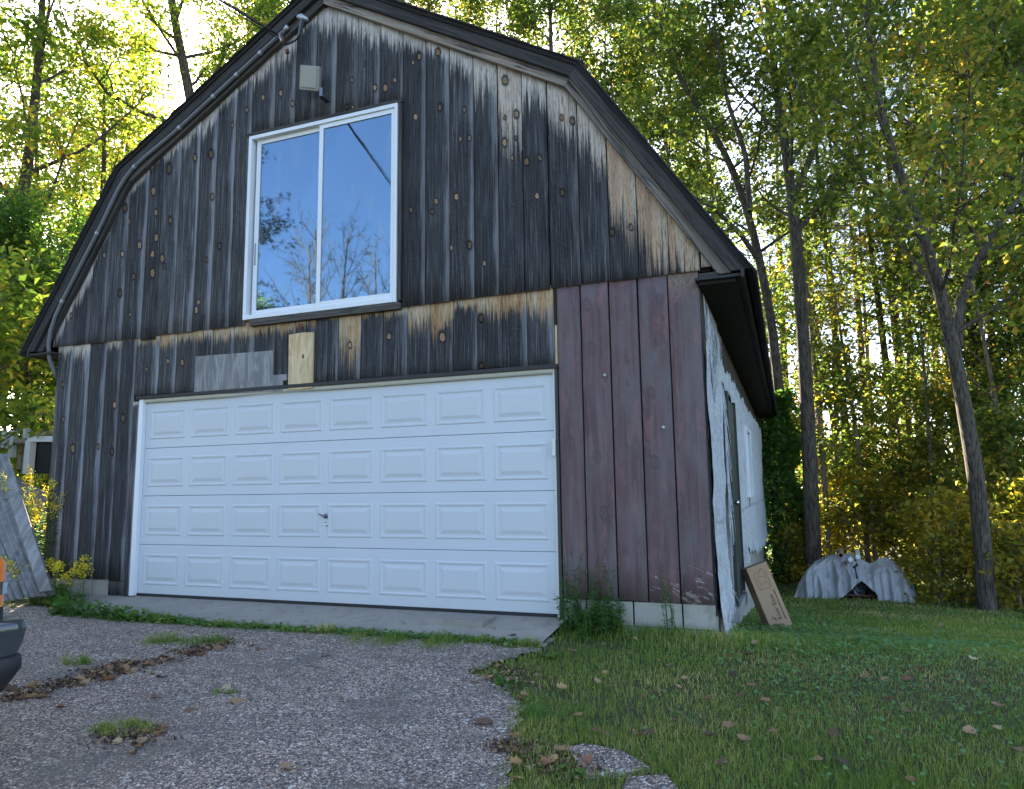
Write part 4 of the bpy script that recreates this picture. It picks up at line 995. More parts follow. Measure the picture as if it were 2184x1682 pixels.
tree_obj('oak_tree', tm, cm, 'bark_grey', 'leaf_oak', B2, label='oak tree leaning left towards the barn roof with long bare limbs', cat='tree')
P, R, B3 = local_path([(2105, 1312), (2097, 1180), (2083, 1020), (2062, 900), (2037, 760), (2000, 600), (1960, 470), (1905, 340), (1860, 150), (1835, -100), (1815, -380)], 12.2, [20, 17, 16.5, 15.5, 14, 12, 10, 8, 6, 4, 2])
fk = np.array([at_depth(u, v, 12.2+dz) for u, v, dz in ((2037, 760, 0), (2050, 640, .1), (2085, 555, .3), (2135, 470, .5), (2200, 390, .6), (2300, 300, .8))])-B3
tm, cm = make_broad(23, 17, .3, .40, 3.3, 15, 9500, .15, P, R, [(fk, .10)], name='oak_curved')
tree_obj('oak_tree', tm, cm, 'bark_grey', 'leaf_oak', B3, label='oak tree with thick curved trunk rising from the lawn edge right of the tarp', cat='tree')
P, R, B5 = local_path([(468, 1000), (462, 760), (445, 480), (430, 330), (412, 240), (396, 160), (378, 70), (362, -20), (345, -140), (330, -320)], 21, [15, 14, 13, 12, 11, 10, 9, 8, 6, 3])
fk = np.array([at_depth(u, v, 21+dz) for u, v, dz in ((432, 350, 0), (380, 268, -.3), (300, 238, -.8), (230, 200, -1.2), (180, 130, -1.6), (165, 60, -1.8))])-B5
fk2 = np.array([at_depth(u, v, 21+dz) for u, v, dz in ((388, 120, 0), (330, 108, -.3), (270, 112, -.8), (220, 80, -1.2))])-B5
tm, cm = make_broad(24, 18, .25, .45, 3.2, 12, 8000, .15, P, R, [(fk, .09), (fk2, .05)], name='ash')
tree_obj('ash_tree', tm, cm, 'bark_grey', 'leaf_bright', B5, label='sunlit thin-crowned tree with leaning trunk rising behind the left roof slope', cat='tree')

VAR = {}
VAR['oakA'] = make_broad(31, 17, .24, .36, 3.6, 18, 14000, .17, name='oakA')
VAR['oakB'] = make_broad(32, 15, .20, .34, 3.2, 16, 12000, .16, name='oakB')
VAR['briA'] = make_broad(33, 16, .20, .22, 3.5, 18, 8200, .165, name='briA')
VAR['briB'] = make_broad(34, 14, .16, .20, 3.0, 16, 7600, .155, name='briB')
VAR['tall'] = make_broad(36, 20, .24, .52, 3.8, 18, 13500, .18, name='tall')
VAR['tallB'] = make_broad(37, 19, .22, .50, 3.6, 16, 12000, .18, name='tallB')
VAR['maple'] = make_broad(35, 8, .12, .15, 2.5, 16, 9000, .15, name='maple')
VAR['pineA'] = make_pine(41, 19, .17, .40, 2.6, 1900, 'pineA'); VAR['pineB'] = make_pine(42, 17, .13, .45, 2.2, 1400, 'pineB')
VAR['sapA'] = make_broad(51, 4.6, .035, .18, 1.5, 16, 3600, .14, sub=4, sig=.22, name='sapA')
VAR['sapB'] = make_broad(52, 3.4, .03, .15, 1.3, 14, 2900, .13, sub=4, sig=.22, name='sapB')
VAR['shrubA'] = make_broad(53, 1.7, .018, .06, .9, 14, 1500, .13, sub=4, sig=.16, name='shrubA')
VAR['shrubB'] = make_broad(54, 1.2, .015, .05, .8, 12, 1200, .12, sub=4, sig=.15, name='shrubB')
def put(kind, name, u, depth, rz, sc, bark_, leaf_, label, cat, group):
    tm, cm = VAR[kind]; b = ground_at(u, depth)
    # one leaf material per mesh: objects override it by slot
    e = empty(name, b, rz, label=label, cat=cat, group=group); e.scale = (sc, sc, sc)
    for nm_, me_, mt_ in (('trunk', tm, M[bark_]), ('crown', cm, M[leaf_])):
        c = link(nm_, me_, mt_, e); c.material_slots[0].link = 'OBJECT'; c.material_slots[0].material = mt_
    return e
tr_ = random.Random(9)
G = 'leafy trees standing left of the barn'
for u, d, s, k in ((-40, 16, 1., 'briA'), (45, 22, 1.05, 'briB'), (150, 19, .95, 'briB'), (235, 26, 1.1, 'briA'), (340, 30, 1.0, 'briB'), (-190, 14, .95, 'briB'), (-370, 16, 1.1, 'briA'), (-640, 13, 1.1, 'briA'), (-1000, 12, 1.1, 'briB'), (80, 31, 1.2, 'briA'), (-1500, 11, 1.2, 'briA')):  # those far left stand out of view, added to keep the drive shaded
    put(k, 'leafy_tree', u, d, tr_.uniform(0, 6), s, 'bark_grey', 'leaf_bright', 'bright yellow-green leafy tree in the sunlit wood left of the barn', 'tree', G)
G = 'broadleaf trees behind the barn roof'
for u, d, s, k in ((540, 27, 1.1, 'tallB'), (670, 25, 1.05, 'tall'), (800, 26, 1.1, 'tallB'), (920, 24, 1.05, 'tall'), (1050, 25, 1.05, 'tallB'), (1170, 23.5, 1.0, 'tall'), (1300, 24, .95, 'tallB'), (1440, 23, .85, 'tall')):
    put(k, 'broadleaf_tree', u, d, tr_.uniform(0, 6), s, 'bark_grey', 'leaf_oak', 'broadleaf tree whose crown shows above the barn roof', 'tree', G)
G = 'slender hardwoods in the wood right of the barn'
for u, d, s, k in ((1570, 22, 1.0, 'oakB'), (2140, 16.5, .9, 'oakB'), (2260, 18, 1., 'oakA'), (2340, 14, 1., 'oakA'), (2520, 17, 1.1, 'oakB')):
    put(k, 'hardwood_tree', u, d, tr_.uniform(0, 6), s, 'bark_dark', 'leaf_oak', 'slender dark-trunked hardwood in the wood right of the barn', 'tree', G)
G = 'pines in the wood right of the barn'
for u, d, s, k in ((1772, 22, 1.0, 'pineB'), (1812, 20, 1.0, 'pineB'), (1850, 22, 1.0, 'pineB'), (1748, 27, 1.1, 'pineB'), (1905, 19, .9, 'pineB'), (2055, 20, 1.0, 'pineA'), (2128, 17.5, .9, 'pineB'), (1935, 21, 1.0, 'pineA'), (1972, 20, 1.05, 'pineB'), (2020, 24, 1.05, 'pineB'), (2090, 22, 1.0, 'pineA'), (1800, 33, 1.1, 'pineB'), (1705, 29, 1.1, 'pineA'), (2160, 26, 1.1, 'pineA'), (2210, 21, 1.0, 'pineB')):
    put(k, 'pine_tree', u, d, tr_.uniform(0, 6), s*1.0, 'bark_dark', 'needle', 'tall thin-trunked pine with sparse flat boughs in the right-hand wood', 'tree', G)
VAR['pole'] = make_broad(55, 9, .06, .45, 1.2, 12, 900, .16, sub=3, sig=.25, name='pole')
G = 'thin pole trees in the right-hand wood'
for u, d, s, r_ in ((1760, 17.5, 1., 1.), (1788, 19, 1.1, 2.), (1838, 17.5, .9, 3.), (1872, 20, 1.1, 4.), (1948, 18.5, 1., 5.), (1993, 16.5, .85, .5), (2150, 14.5, .9, 1.5), (2172, 17, 1., 2.5), (2052, 18.5, 1.05, 3.5), (1655, 20, 1., 4.5)):
    put('pole', 'pole_tree', u, d, r_, s, 'bark_tan', 'leaf_under', 'thin tan-barked pole tree among the trunks of the right-hand wood', 'tree', G)
put('maple', 'maple_tree', 50, 14.0, 1.0, .72, 'bark_dark', 'leaf_maple', 'dense dark green maple tree beside the left eave of the barn', 'tree', None)
G = 'saplings at the edge of the right-hand wood'
for u, d, s, k in ((1665, 19.5, 1.0, 'sapA'), (1780, 18, 1.1, 'sapA'), (1850, 18.5, 1.0, 'sapB'), (1925, 18, 1.0, 'sapA'), (1975, 17, .9, 'sapB'), (2010, 19, 1.1, 'sapA'), (2065, 16.5, .9, 'sapA'), (2160, 14, .95, 'sapB'), (2200, 16, 1.2, 'sapA'), (2290, 14, 1.1, 'sapA'), (1935, 22, .9, 'sapB')):
    put(k, 'sapling', u, d, tr_.uniform(0, 6), s, 'bark_tan', 'leaf_under', 'yellowing sapling at the edge of the right-hand wood', 'sapling', G)
G = 'low golden shrubs along the lawn edge'
for u, d, s, k in ((1965, 14.6, .9, 'shrubA'), (1990, 13.2, .9, 'shrubB'), (2030, 13.4, 1.0, 'shrubA'), (2150, 12.6, 1.0, 'shrubB'), (2180, 13.2, 1.1, 'shrubA'), (2240, 12.6, 1.1, 'shrubA'), (1925, 17, 1.2, 'shrubA'), (1700, 17.5, 1.0, 'shrubA'), (1670, 17.0, .9, 'shrubB'), (2120, 14.4, 1.3, 'shrubA'), (1860, 17.0, 1.3, 'shrubA'), (1790, 18.0, 1.3, 'shrubA')):
    put(k, 'shrub', u, d, tr_.uniform(0, 6), s, 'bark_tan', 'leaf_gold', 'low golden leafy shrub along the far edge of the lawn', 'shrub', G)
G = 'shrubs beside the trailer'
for u, d, s, k in ((-60, 12, 1.3, 'sapB'), (20, 14.5, 1.2, 'sapA'), (95, 15.5, 1.2, 'sapA'), (-140, 10.5, 1.2, 'sapB')):
    put(k, 'bush', u, d, tr_.uniform(0, 6), s, 'bark_tan', 'leaf_bright', 'bright green bush behind the trailer left of the barn', 'bush', G)
# vine-covered stump by the barn's back corner
rng = np.random.default_rng(61); n = 9500; h = rng.random(n)**.8*4.6; a = rng.uniform(0, 2*math.pi, n); r = (.78-.07*h+.16*np.sin(a*3+h*2)+.14*np.sin(h*4.3+a)+.10*rng.normal(0, 1, n))*np.sqrt(rng.uniform(.45, 1, n))
vb = ground_at(1650, 17.6); ve = empty('vine_column', vb, label='dark green vine smothering a dead trunk behind the barn corner', cat='vine')
link('foliage', leaf_mesh(np.stack([r*np.cos(a), r*np.sin(a), h+.05], 1), None, rng.uniform(.09, .17, n), rng, .8), M['leaf_vine'], ve)
link('stem', MB().tube([(0, 0, -.2), (.05, .02, 1.5), (0, .05, 3.2), (.04, 0, 4.7)], [.14, .11, .09, .05], 8).mesh(sm=True), M['bark_dark'], ve)

# the far wood that closes the view
rng = np.random.default_rng(71); Cs, tv, tf, nv = [], [], [], 0
for _ in range(200):
    u = rng.uniform(-700, 2800); d = rng.uniform(36, 62); p = at_depth(u, 1060, d); z0_ = float(gz(p[0], p[1])); H = rng.uniform(2.8, 5.2)
    Pt = np.array([[p[0], p[1], z0_-.3], [p[0]+rng.normal(0, .2), p[1], z0_+H*.5], [p[0]+rng.normal(0, .4), p[1], z0_+H]]); v, f = tube_np(Pt, np.array([.17, .13, .03])*rng.uniform(.7, 1.4), 6); tv.append(v); tf.append(f+nv); nv += len(v)
    m_ = 230; hh = rng.random(m_)**.7*H*1.02; rr = 2.6*np.sqrt(rng.random(m_))*np.clip(1.15-hh/H, .15, .8)*1.5; aa = rng.uniform(0, 6.28, m_)
    Cs.append(np.stack([p[0]+rr*np.cos(aa), p[1]+rr*np.sin(aa), z0_+hh], 1))
C = np.concatenate(Cs); fwd = link('far_wood', leaf_mesh(C, None, rng.uniform(.28, .6, len(C)), rng, .7, 'far_wood'), M['leaf_oak'], label='distant mass of woodland closing the view behind the trees', cat='woodland', kind='stuff')
link('far_trunks', np_mesh('far_trunks', np.concatenate(tv), np.concatenate(tf), smooth_=True), M['bark_dark'], fwd, kind='stuff')

# trees behind the camera that the loft window mirrors
tm, _ = make_broad(81, 10.5, .10, .28, 2.3, 22, 0, .1, bare=True, name='bareA', up=.5)
for x_, y_, s_, r_ in ((-6.3, -13.5, .98, 0), (-4.4, -13.0, .84, 2.1), (-8.6, -15.0, 1.08, 4.), (-2.6, -13.5, .78, 1.), (-10.5, -17.5, 1.15, 5.), (-7.4, -16.5, 1.0, 3.)):
    e = empty('bare_tree', (x_, y_, float(gz(x_, y_))-.05), r_, label='leafless tree across the drive mirrored in the loft window', cat='tree', group='bare trees across the drive'); e.scale = (s_, s_, s_); link('trunk', tm, M['bark_tan'], e)
for x_, y_, s_, r_ in ((-12.6, -15.6, 1.0, 0.5), (-11.4, -19.5, .95, 2.), (-15.5, -16.8, 1.3, 3.)):
    e = put('maple', 'leafy_tree', 0, 10, r_, s_, 'bark_dark', 'leaf_bright', 'round leafy tree across the drive mirrored in the loft window', 'tree', 'leafy trees across the drive'); e.location = (x_, y_, float(gz(x_, y_))-.05)
tm, cm = make_pine(83, 12, .16, .12, 3.0, 5200, 'spruce', 12, .12)
tree_obj('spruce_tree', tm, cm, 'bark_dark', 'needle', (-5.7, -6.4, float(gz(-5.7, -6.4))), .4, 1.0, label='dark spruce beside the drive whose bough shows in the loft window', cat='tree')

# ------------------------------------------------------------------ lawn and small plants
def blade_mesh(Pb, h, w_, rng, lean=.55, name='grass'):
    n = len(Pb); a = rng.uniform(0, 2*math.pi, n); ld = rng.uniform(0, 2*math.pi, n); ln = np.abs(rng.normal(0, lean, n))
    s = np.stack([np.cos(a), np.sin(a), np.zeros(n)], 1)*w_[:, None]; l = np.stack([np.cos(ld), np.sin(ld), np.zeros(n)], 1)
    up = np.array([0, 0, 1.]); H = h[:, None]; Ln = ln[:, None]
    mid = Pb+up*H*.55+l*H*Ln*.25; tip = Pb+up*H*(1-.25*np.clip(Ln, 0, 1.4))+l*H*Ln*.8
    V = np.stack([Pb-s, Pb+s, mid+s*.75, mid-s*.75, tip], 1).reshape(-1, 3); o = np.arange(n)*5
    F = np.concatenate([np.stack([o, o+1, o+2], 1), np.stack([o, o+2, o+3], 1), np.stack([o+3, o+2, o+4], 1)])
    return np_mesh(name, V, F, {'rnd': np.repeat(rng.random(n), 5)})
rng = np.random.default_rng(91)
def polar(n, a0, a1, r0, r1):
    az = rng.uniform(rad(a0), rad(a1), n); r = r0*(r1/r0)**rng.random(n); return CAM[0]+np.sin(az)*r, CAM[1]+np.cos(az)*r, r
FRAG = [[tuple(ghit(*p)[:2]) for p in poly] for poly in ([(1208, 1598), (1250, 1588), (1330, 1605), (1385, 1640), (1340, 1655), (1250, 1655)], [(1340, 1660), (1420, 1655), (1450, 1690), (1400, 1730), (1310, 1720)])]
def lawn_ok(x, y):
    k = ~on_drive(x+.05*vnoise(x*9, y*9, 1)+.09*rng.random(len(x)), y) & ~((x > -1.5) & (x < 6.19) & (y > .02)) & ~((x < 4.97) & (y > -.70))
    for f in FRAG: k &= ~inside(f, x, y)
    return k
x, y, r = polar(300000, -27, 32, 1.7, 24); k = lawn_ok(x, y) & (x > 3.6); x, y, r = x[k], y[k], r[k]
bare_ = (vnoise(x*2.2, y*2.2, 3)+.6*vnoise(x*6, y*6, 8)); k = (rng.random(len(x)) < np.clip(1.0+bare_, .5, 1)); x, y, r = x[k], y[k], r[k]
long_ = np.clip(vnoise(x*.9, y*.9, 2)+.3, 0, 1)
nw = np.exp(-(((x-5.9)/.9)**2+((y+.15)/.25)**2))      # taller along the foundation
h = rng.uniform(.014, .040, len(x))*(1+1.1*long_+1.9*nw)*(1+.25*np.clip((r-6)/10, 0, 1)); wd2 = rng.uniform(.0013, .0026, len(x))*np.clip(r/4.2, 1, 3.2)
link('lawn_grass', blade_mesh(np.stack([x, y, gz(x, y)-.006], 1), h, wd2, rng, .75), M['grass_blade'], label='short uneven green lawn beside the barn', cat='grass', kind='stuff')
# ground ivy and clover in patches
def disc_leaves(x, y, z, s, rng, name='clover', m=5):
    n = len(x); c = np.stack([x, y, z], 1); nr = rng.normal(0, .35, (n, 3))+np.array([0, 0, 1]); nr /= np.linalg.norm(nr, axis=1)[:, None]
    a = rng.normal(0, 1, (n, 3)); a -= nr*np.sum(a*nr, 1)[:, None]; a /= np.linalg.norm(a, axis=1)[:, None]; b = np.cross(nr, a); V = []
    for i in range(m):
        t = 2*math.pi*i/m; V.append(c+(a*math.cos(t)+b*math.sin(t))*s[:, None]*(1 if i else .55))
    return np_mesh(name, np.stack(V, 1).reshape(-1, 3), np.arange(m*n).reshape(n, m), {'rnd': np.repeat(rng.random(n), m)})
x, y, r = polar(60000, -24, 30, 2.0, 20); k = lawn_ok(x, y) & (x > 3.6); x, y, r = x[k], y[k], r[k]
iv = np.exp(-(((x-7.3)/.9)**2+((y-.3)/1.6)**2))*1.3+np.exp(-(((x-6.75)/.5)**2+((y-3.5)/2.5)**2)); den = np.clip(vnoise(x*1.7, y*1.7, 6)*1.2-.35, 0, .45)+iv*.9; k = rng.random(len(x)) < den; x, y, r = x[k], y[k], r[k]
link('ground_ivy', disc_leaves(x, y, gz(x, y)+rng.uniform(.01, .045, len(x)), rng.uniform(.007, .016, len(x))*np.clip(r/5, 1, 2.2), rng), M['clover'], label='low patches of round-leaved ground ivy in the lawn', cat='ground cover', kind='stuff')
# greenery along the front of the apron
x = np.concatenate([rng.uniform(-2.4, 1.6, 5200), rng.uniform(1.6, 4.95, 2300)]); yc = np.where(x < -.25, -.66+.75*np.clip(-.2-x, 0, 1.4), -.70); y = yc+rng.normal(-.02, .05, len(x))
tall = rng.random(len(x))**1.6*(.11*smooth(1.8, .2, x)+.03)
link('creeping_weeds', disc_leaves(x, y, gz(x, y)+.01+tall, rng.uniform(.010, .024, len(x)), rng, 'creep'), M['leaf_weed'], label='strip of small leafy green weeds along the apron edge', cat='weeds', kind='stuff')
x = rng.uniform(.9, 4.98, 5200); w_ = np.where((x > 3.35) & (x < 4.4), .17, .045); y = -.74-np.where((x > 3.35) & (x < 4.4), .10, 0)+rng.normal(0, 1, len(x))*w_*.6
k = rng.random(len(x)) < np.where((x > 3.3) & (x < 4.5), 1, .5+.35*np.sin(x*7)); x, y = x[k], y[k]
link('edge_grass', blade_mesh(np.stack([x, y, gz(x, y)], 1), rng.uniform(.02, .10, len(x))*(.55+.45*np.abs(np.sin(x*5.3+1)))*(1+.5*np.sin(x*17)), rng.uniform(.0014, .0026, len(x)), rng, .8), M['grass_blade'], label='grass strip growing between the apron and the drive', cat='grass', kind='stuff')

def tuft(loc, rx, ry, n, h, label, seed, mat='grass_blade', rot=0.0):
    r_ = np.random.default_rng(seed); nc = max(5, n//70); ca = r_.uniform(0, 6.28, nc); cq = np.sqrt(r_.random(nc)); cx_, cy_ = cq*np.cos(ca), cq*np.sin(ca); ch = r_.uniform(.35, 1.1, nc)
    k = r_.integers(0, nc, n); px = rx*(cx_[k]+r_.normal(0, .16, n)); py = ry*(cy_[k]+r_.normal(0, .25, n)); px, py = px*math.cos(rot)-py*math.sin(rot), px*math.sin(rot)+py*math.cos(rot)
    z = gz(loc[0]+px, loc[1]+py)-gz(loc[0], loc[1])+.005
    o = link('grass_tuft', blade_mesh(np.stack([px, py, z], 1), r_.uniform(.2, 1, n)*h*ch[k], r_.uniform(.0010, .0022, n), r_, 1.0), M[mat], label=label, cat='grass'); o.location = (loc[0], loc[1], float(gz(*loc[:2]))); return o
p = ghit(405, 1372); tuft(p, .34, .11, 900, .13, 'long green grass tuft growing in the drive crack near the apron', 1, rot=.25)
p = ghit(270, 1562); tuft(p, .22, .10, 800, .085, 'brownish grass tuft in the middle of the drive ringed by dead leaves', 2)
p = ghit(165, 1420); tuft(p, .12, .07, 260, .15, 'thin pale weed tuft in the drive crack beside the truck', 3)
p = ghit(480, 1482); tuft(p, .08, .04, 160, .06, 'tiny grass tuft in a short crack of the drive', 4)
p = ghit(1150, 1532); tuft(p, .14, .08, 420, .09, 'bright green leafy tuft at the broken edge of the drive', 5, 'leaf_weed')

def stem_plant(name, loc, n_st, h, spread, seed, label, cat='plant', flower=False, lw=.012, ll=.07, group=None, thin=.003, dens=26):
    r_ = np.random.default_rng(seed); e = empty(name, (loc[0], loc[1], loc[2]), label=label, cat=cat, group=group); mb = MB(); LC, LD, FC = [], [], []
    for s in range(n_st):
        a = r_.uniform(0, 6.28); q = spread*math.sqrt(r_.random()); b = np.array([q*math.cos(a), q*math.sin(a), -.03]); hh = h*r_.uniform(.55, 1.05); ln = r_.uniform(.05, .35); az = r_.uniform(0, 6.28)
        P = np.array([b+np.array([math.cos(az)*ln*hh*t*t, math.sin(az)*ln*hh*t*t, hh*t]) for t in np.linspace(0, 1, 7)]); mb.tube(P, np.linspace(thin, thin*.5, 7), 4)
        for _ in range(int(dens*hh/.8)):
            t = r_.uniform(.06, .95); i0 = t*6; i = int(min(i0, 5)); LC.append(P[i]+(P[i+1]-P[i])*(i0-i)); aa = r_.uniform(0, 6.28); LD.append((math.cos(aa), math.sin(aa), r_.uniform(-.1, .6), 1-.45*t))
        if flower:
            for _ in range(55):
                t = r_.uniform(.78, 1.02); FC.append(P[-1]-(P[-1]-P[-2])*(1-t)*4+r_.normal(0, 1, 3)*np.array([.035, .035, .02])*(1.15-t)*6*.55)
    link('stems', mb.mesh(), M['leaf_weed'], e); me = bpy.data.objects[e.children[0].name].data
    LC = np.array(LC); LD = np.array(LD); d = LD[:, :3]/np.linalg.norm(LD[:, :3], axis=1)[:, None]; sz = LD[:, 3:4]*ll*r_.uniform(.5, 1.2, (len(LC), 1)); sd_ = np.cross(d, [0, 0, 1.]); sd_ /= np.linalg.norm(sd_, axis=1)[:, None]
    wv = sd_*lw*LD[:, 3:4]; V = np.stack([LC, LC+d*sz*.45+wv, LC+d*sz-np.array([0, 0, 1])*sz*.25, LC+d*sz*.45-wv], 1).reshape(-1, 3)
    link('leaves', np_mesh('leaves', V, np.arange(len(V)).reshape(-1, 4), {'rnd': np.repeat(r_.random(len(LC)), 4)}), M['leaf_weed'], e)
    if flower:
        FC = np.array(FC); link('flowers', leaf_mesh(FC, None, r_.uniform(.012, .03, len(FC)), r_, .8, 'flowers'), M['flower_yellow'], e, kind='stuff')
    return e
def gl(u, v): p = ghit(u, v); return p
stem_plant('tall_weed', (5.22, -.15, float(gz(5.22, -.15))), 20, .78, .24, 1, 'tall feathery green weed clump against the maroon boards beside the garage door', 'weed', lw=.010, ll=.075, dens=42)
stem_plant('bushy_weed', (5.22, -.14, float(gz(5.22, -.14))), 60, .36, .27, 3, 'low bushy dark green weed at the foot of the maroon boards', 'weed', lw=.016, ll=.08, dens=80)
stem_plant('tall_weed', (5.82, -.10, float(gz(5.82, -.10))), 9, .62, .20, 2, 'sparse thin weeds before the concrete blocks at the barn corner', 'weed', lw=.008, ll=.06, dens=22)
for k, (u, v, dpt, n_, h_, s_, lab) in enumerate(((60, 1275, 0, 20, .55, .28, 'goldenrod clump in bloom at the drive edge below the leaning sheets'), (140, 1280, 0, 12, .55, .20, 'leafy goldenrod clump at the left corner of the barn'))):
    p = gl(u, v+15); stem_plant('goldenrod', p, n_, h_, s_, 10+k, lab, 'plant', True, .010, .08)
for k, (u, d, n_, h_, s_, lab) in enumerate(((70, 8.6, 26, 1.45, .40, 'tall goldenrod in bloom between the leaning sheets and the barn'), (30, 9.4, 22, 1.55, .45, 'tall goldenrod in bloom behind the leaning sheets'), (100, 9.6, 20, 1.2, .30, 'goldenrod bush close against the barn side wall'))):
    p = ground_at(u, d); stem_plant('goldenrod', p+np.array([0, 0, .03]), n_, h_, s_, 20+k, lab, 'plant', True, .014, .11, dens=40)
p = gl(130, 1285); stem_plant('broad_weed', p, 22, .16, .30, 31, 'low broad-leaved green weed at the apron corner by the goldenrod', 'weed', lw=.03, ll=.09, dens=60)
for k, (u, v, lab) in enumerate(((1075, 1462, 'flat green dandelion rosette at the broken edge of the drive'), (1175, 1405, 'leafy plantain rosette in the lawn near the garage corner'), (1215, 1655, 'small weed rosette beside the asphalt fragment'))):
    p = ghit(u, v); r_ = np.random.default_rng(40+k); e = empty('rosette', p, label=lab, cat='weed'); n = 34; a = r_.uniform(0, 6.28, n); L = r_.uniform(.05, .12, n)[:, None]; d = np.stack([np.cos(a), np.sin(a), r_.uniform(.1, .7, n)], 1); s_ = np.stack([-np.sin(a), np.cos(a), 0*a], 1)*.014
    V = np.stack([0*d+[0, 0, .005], d*L*.55+s_, d*L*np.array([1, 1, .5]), d*L*.55-s_], 1).reshape(-1, 3); link('leaves', np_mesh('ros', V, np.arange(4*n).reshape(n, 4), {'rnd': np.repeat(r_.random(n), 4)}), M['leaf_weed'], e)

# ------------------------------------------------------------------ fallen leaves
def dead_leaf_mesh(seed):
    r_ = np.random.default_rng(seed); nu, nv_ = 7, 5; V = []; cu = r_.uniform(.6, 1.9); cv = r_.uniform(.6, 2.2)*r_.choice([-1, 1]); w0 = r_.uniform(.22, .36); tw = r_.uniform(-.8, .8)
    for i in range(nu):
        t = i/(nu-1); w_ = w0*(math.sin(math.pi*min(1, t*.96+.03))**.75)*(1+.32*math.sin(t*21+seed))
        for j in range(nv_):
            s = (j/(nv_-1)-.5)*2; a = cu*(t-.5); b = cv*s*w_; x = math.sin(a)/cu; zc = (1-math.cos(a))/cu*.9; y = math.sin(b*1.3)/max(.3, abs(cv))*1.2; z = zc+(1-math.cos(b*1.3))*.35+.035*math.sin(s*5+t*9+seed)+tw*s*w_*(t-.5)*.6; V.append((x, y, z))
    V = np.array(V); V[:, 2] -= V[:, 2].min(); idx = np.arange(nu*nv_).reshape(nu, nv_); F = np.stack([idx[:-1, :-1], idx[1:, :-1], idx[1:, 1:], idx[:-1, 1:]], -1).reshape(-1, 4)
    return np_mesh('dead_leaf', V, F, smooth_=True)
DLM = [dead_leaf_mesh(s) for s in range(9)]
lr = random.Random(12)
def fall(x, y, s, label, group, lift=0.0):
    o = link('fallen_leaf', DLM[lr.randrange(9)], M['dead_leaf'], label=label, cat='leaf', group=group); o.location = (x, y, float(gz(x, y))+.010+lift); o.scale = (s, s, s*lr.uniform(.6, 1.1)); o.rotation_euler = (lr.gauss(0, .25), lr.gauss(0, .25), lr.uniform(0, 6.28)); return o
p = ghit(1033, 1548); o = fall(p[0], p[1], .13, 'large flat tan fallen leaf alone on the drive near the lawn', None); o.rotation_euler = (0, 0, -.5)
GD_, GL_, GC_, GA_ = 'fallen leaves on the open drive', 'fallen leaves on the lawn', 'fallen leaves in the drive crack', 'fallen leaves along the apron and drive edge'
for u, v in ((335, 1492), (345, 1447), (405, 1522), (480, 1474), (505, 1502), (695, 1402), (555, 1390), (612, 1645), (130, 1512), (325, 1440), (20, 1490), (60, 1482), (535, 1380)):
    p = ghit(u, v); fall(p[0], p[1], lr.uniform(.06, .11), 'dry brown fallen leaf lying on the open asphalt drive', GD_)
LZ = [(625,405),(745,445),(805,425),(505,515),(440,410),(605,355),(575,385),(615,525),(570,570),(725,590),(765,585),(935,690),(1050,700),(1130,610),(1160,400),(1115,440),(1095,480),(1090,355),(1075,290),(1150,285),(1205,315),(1290,290),(1740,500),(1625,585),(1465,590),(1240,580),(1070,555),(870,540),(1000,595),(1590,370),(1660,378),(1740,375),(1790,335),(2025,390),(1995,300),(2045,345),(2085,565),(2175,655),(1940,670),(1500,700),(1410,690),(1760,765),(600,245),(690,230),(720,225),(480,270),(460,170),(520,160),(610,590),(1170,240),(1410,160),(1440,170),(1530,220),(1810,140),(1870,165),(1760,125),(1640,130),(1350,90),(2090,480),(1980,580),(1680,455),(1210,460),(905,375),(880,410),(990,450),(700,280),(815,310),(850,325)]
for a, b in LZ:
    u, v = 949+.5655*a, 1241+.5655*b
    if v < 1300: continue
    p = ghit(u, v+2); dist = math.hypot(p[0]-CAM[0], p[1]-CAM[1]); fall(p[0], p[1], lr.uniform(.045, .085)*(1.15 if dist > 6 else 1), 'dry brown curled fallen leaf lying on the lawn', GL_, .014)
for _ in range(46):
    t = lr.random(); u = 10+480*t; v = 1497-125*t+lr.gauss(0, 9); p = ghit(u, v); fall(p[0], p[1], lr.uniform(.045, .09), 'dry tan fallen leaf in the leafy crack across the drive', GC_, .008)
for a, b in ((165,375),(190,315),(240,380),(285,455),(265,600),(270,655),(265,700),(275,760),(400,690),(440,650),(540,690),(110,390),(150,210),(190,190),(215,180),(255,215),(410,680),(385,700),(300,440)):
    u, v = 949+.5655*a, 1241+.5655*b; p = ghit(u, v); fall(p[0], p[1], lr.uniform(.05, .10), 'dry brown fallen leaf gathered where the drive meets the grass', GA_, .012)
for u in (110, 140, 215, 330, 385, 545, 600, 640, 735, 755, 860, 905, 1030, 1062, 1075):
    v = 1298+(u-110)*.048+lr.gauss(0, 4); p = ghit(u, v); fall(p[0], p[1], lr.uniform(.04, .08), 'dry brown fallen leaf gathered where the drive meets the grass', GA_, .012)
for u, v in ((230, 1578), (295, 1600), (300, 1590), (315, 1568), (330, 1575), (345, 1560), (250, 1590), (285, 1612), (320, 1555), (340, 1570)):
    p = ghit(u, v); fall(p[0], p[1], lr.uniform(.05, .09), 'dry orange-brown fallen leaf around the brownish tuft in the drive', 'fallen leaves around the brown tuft', .006)
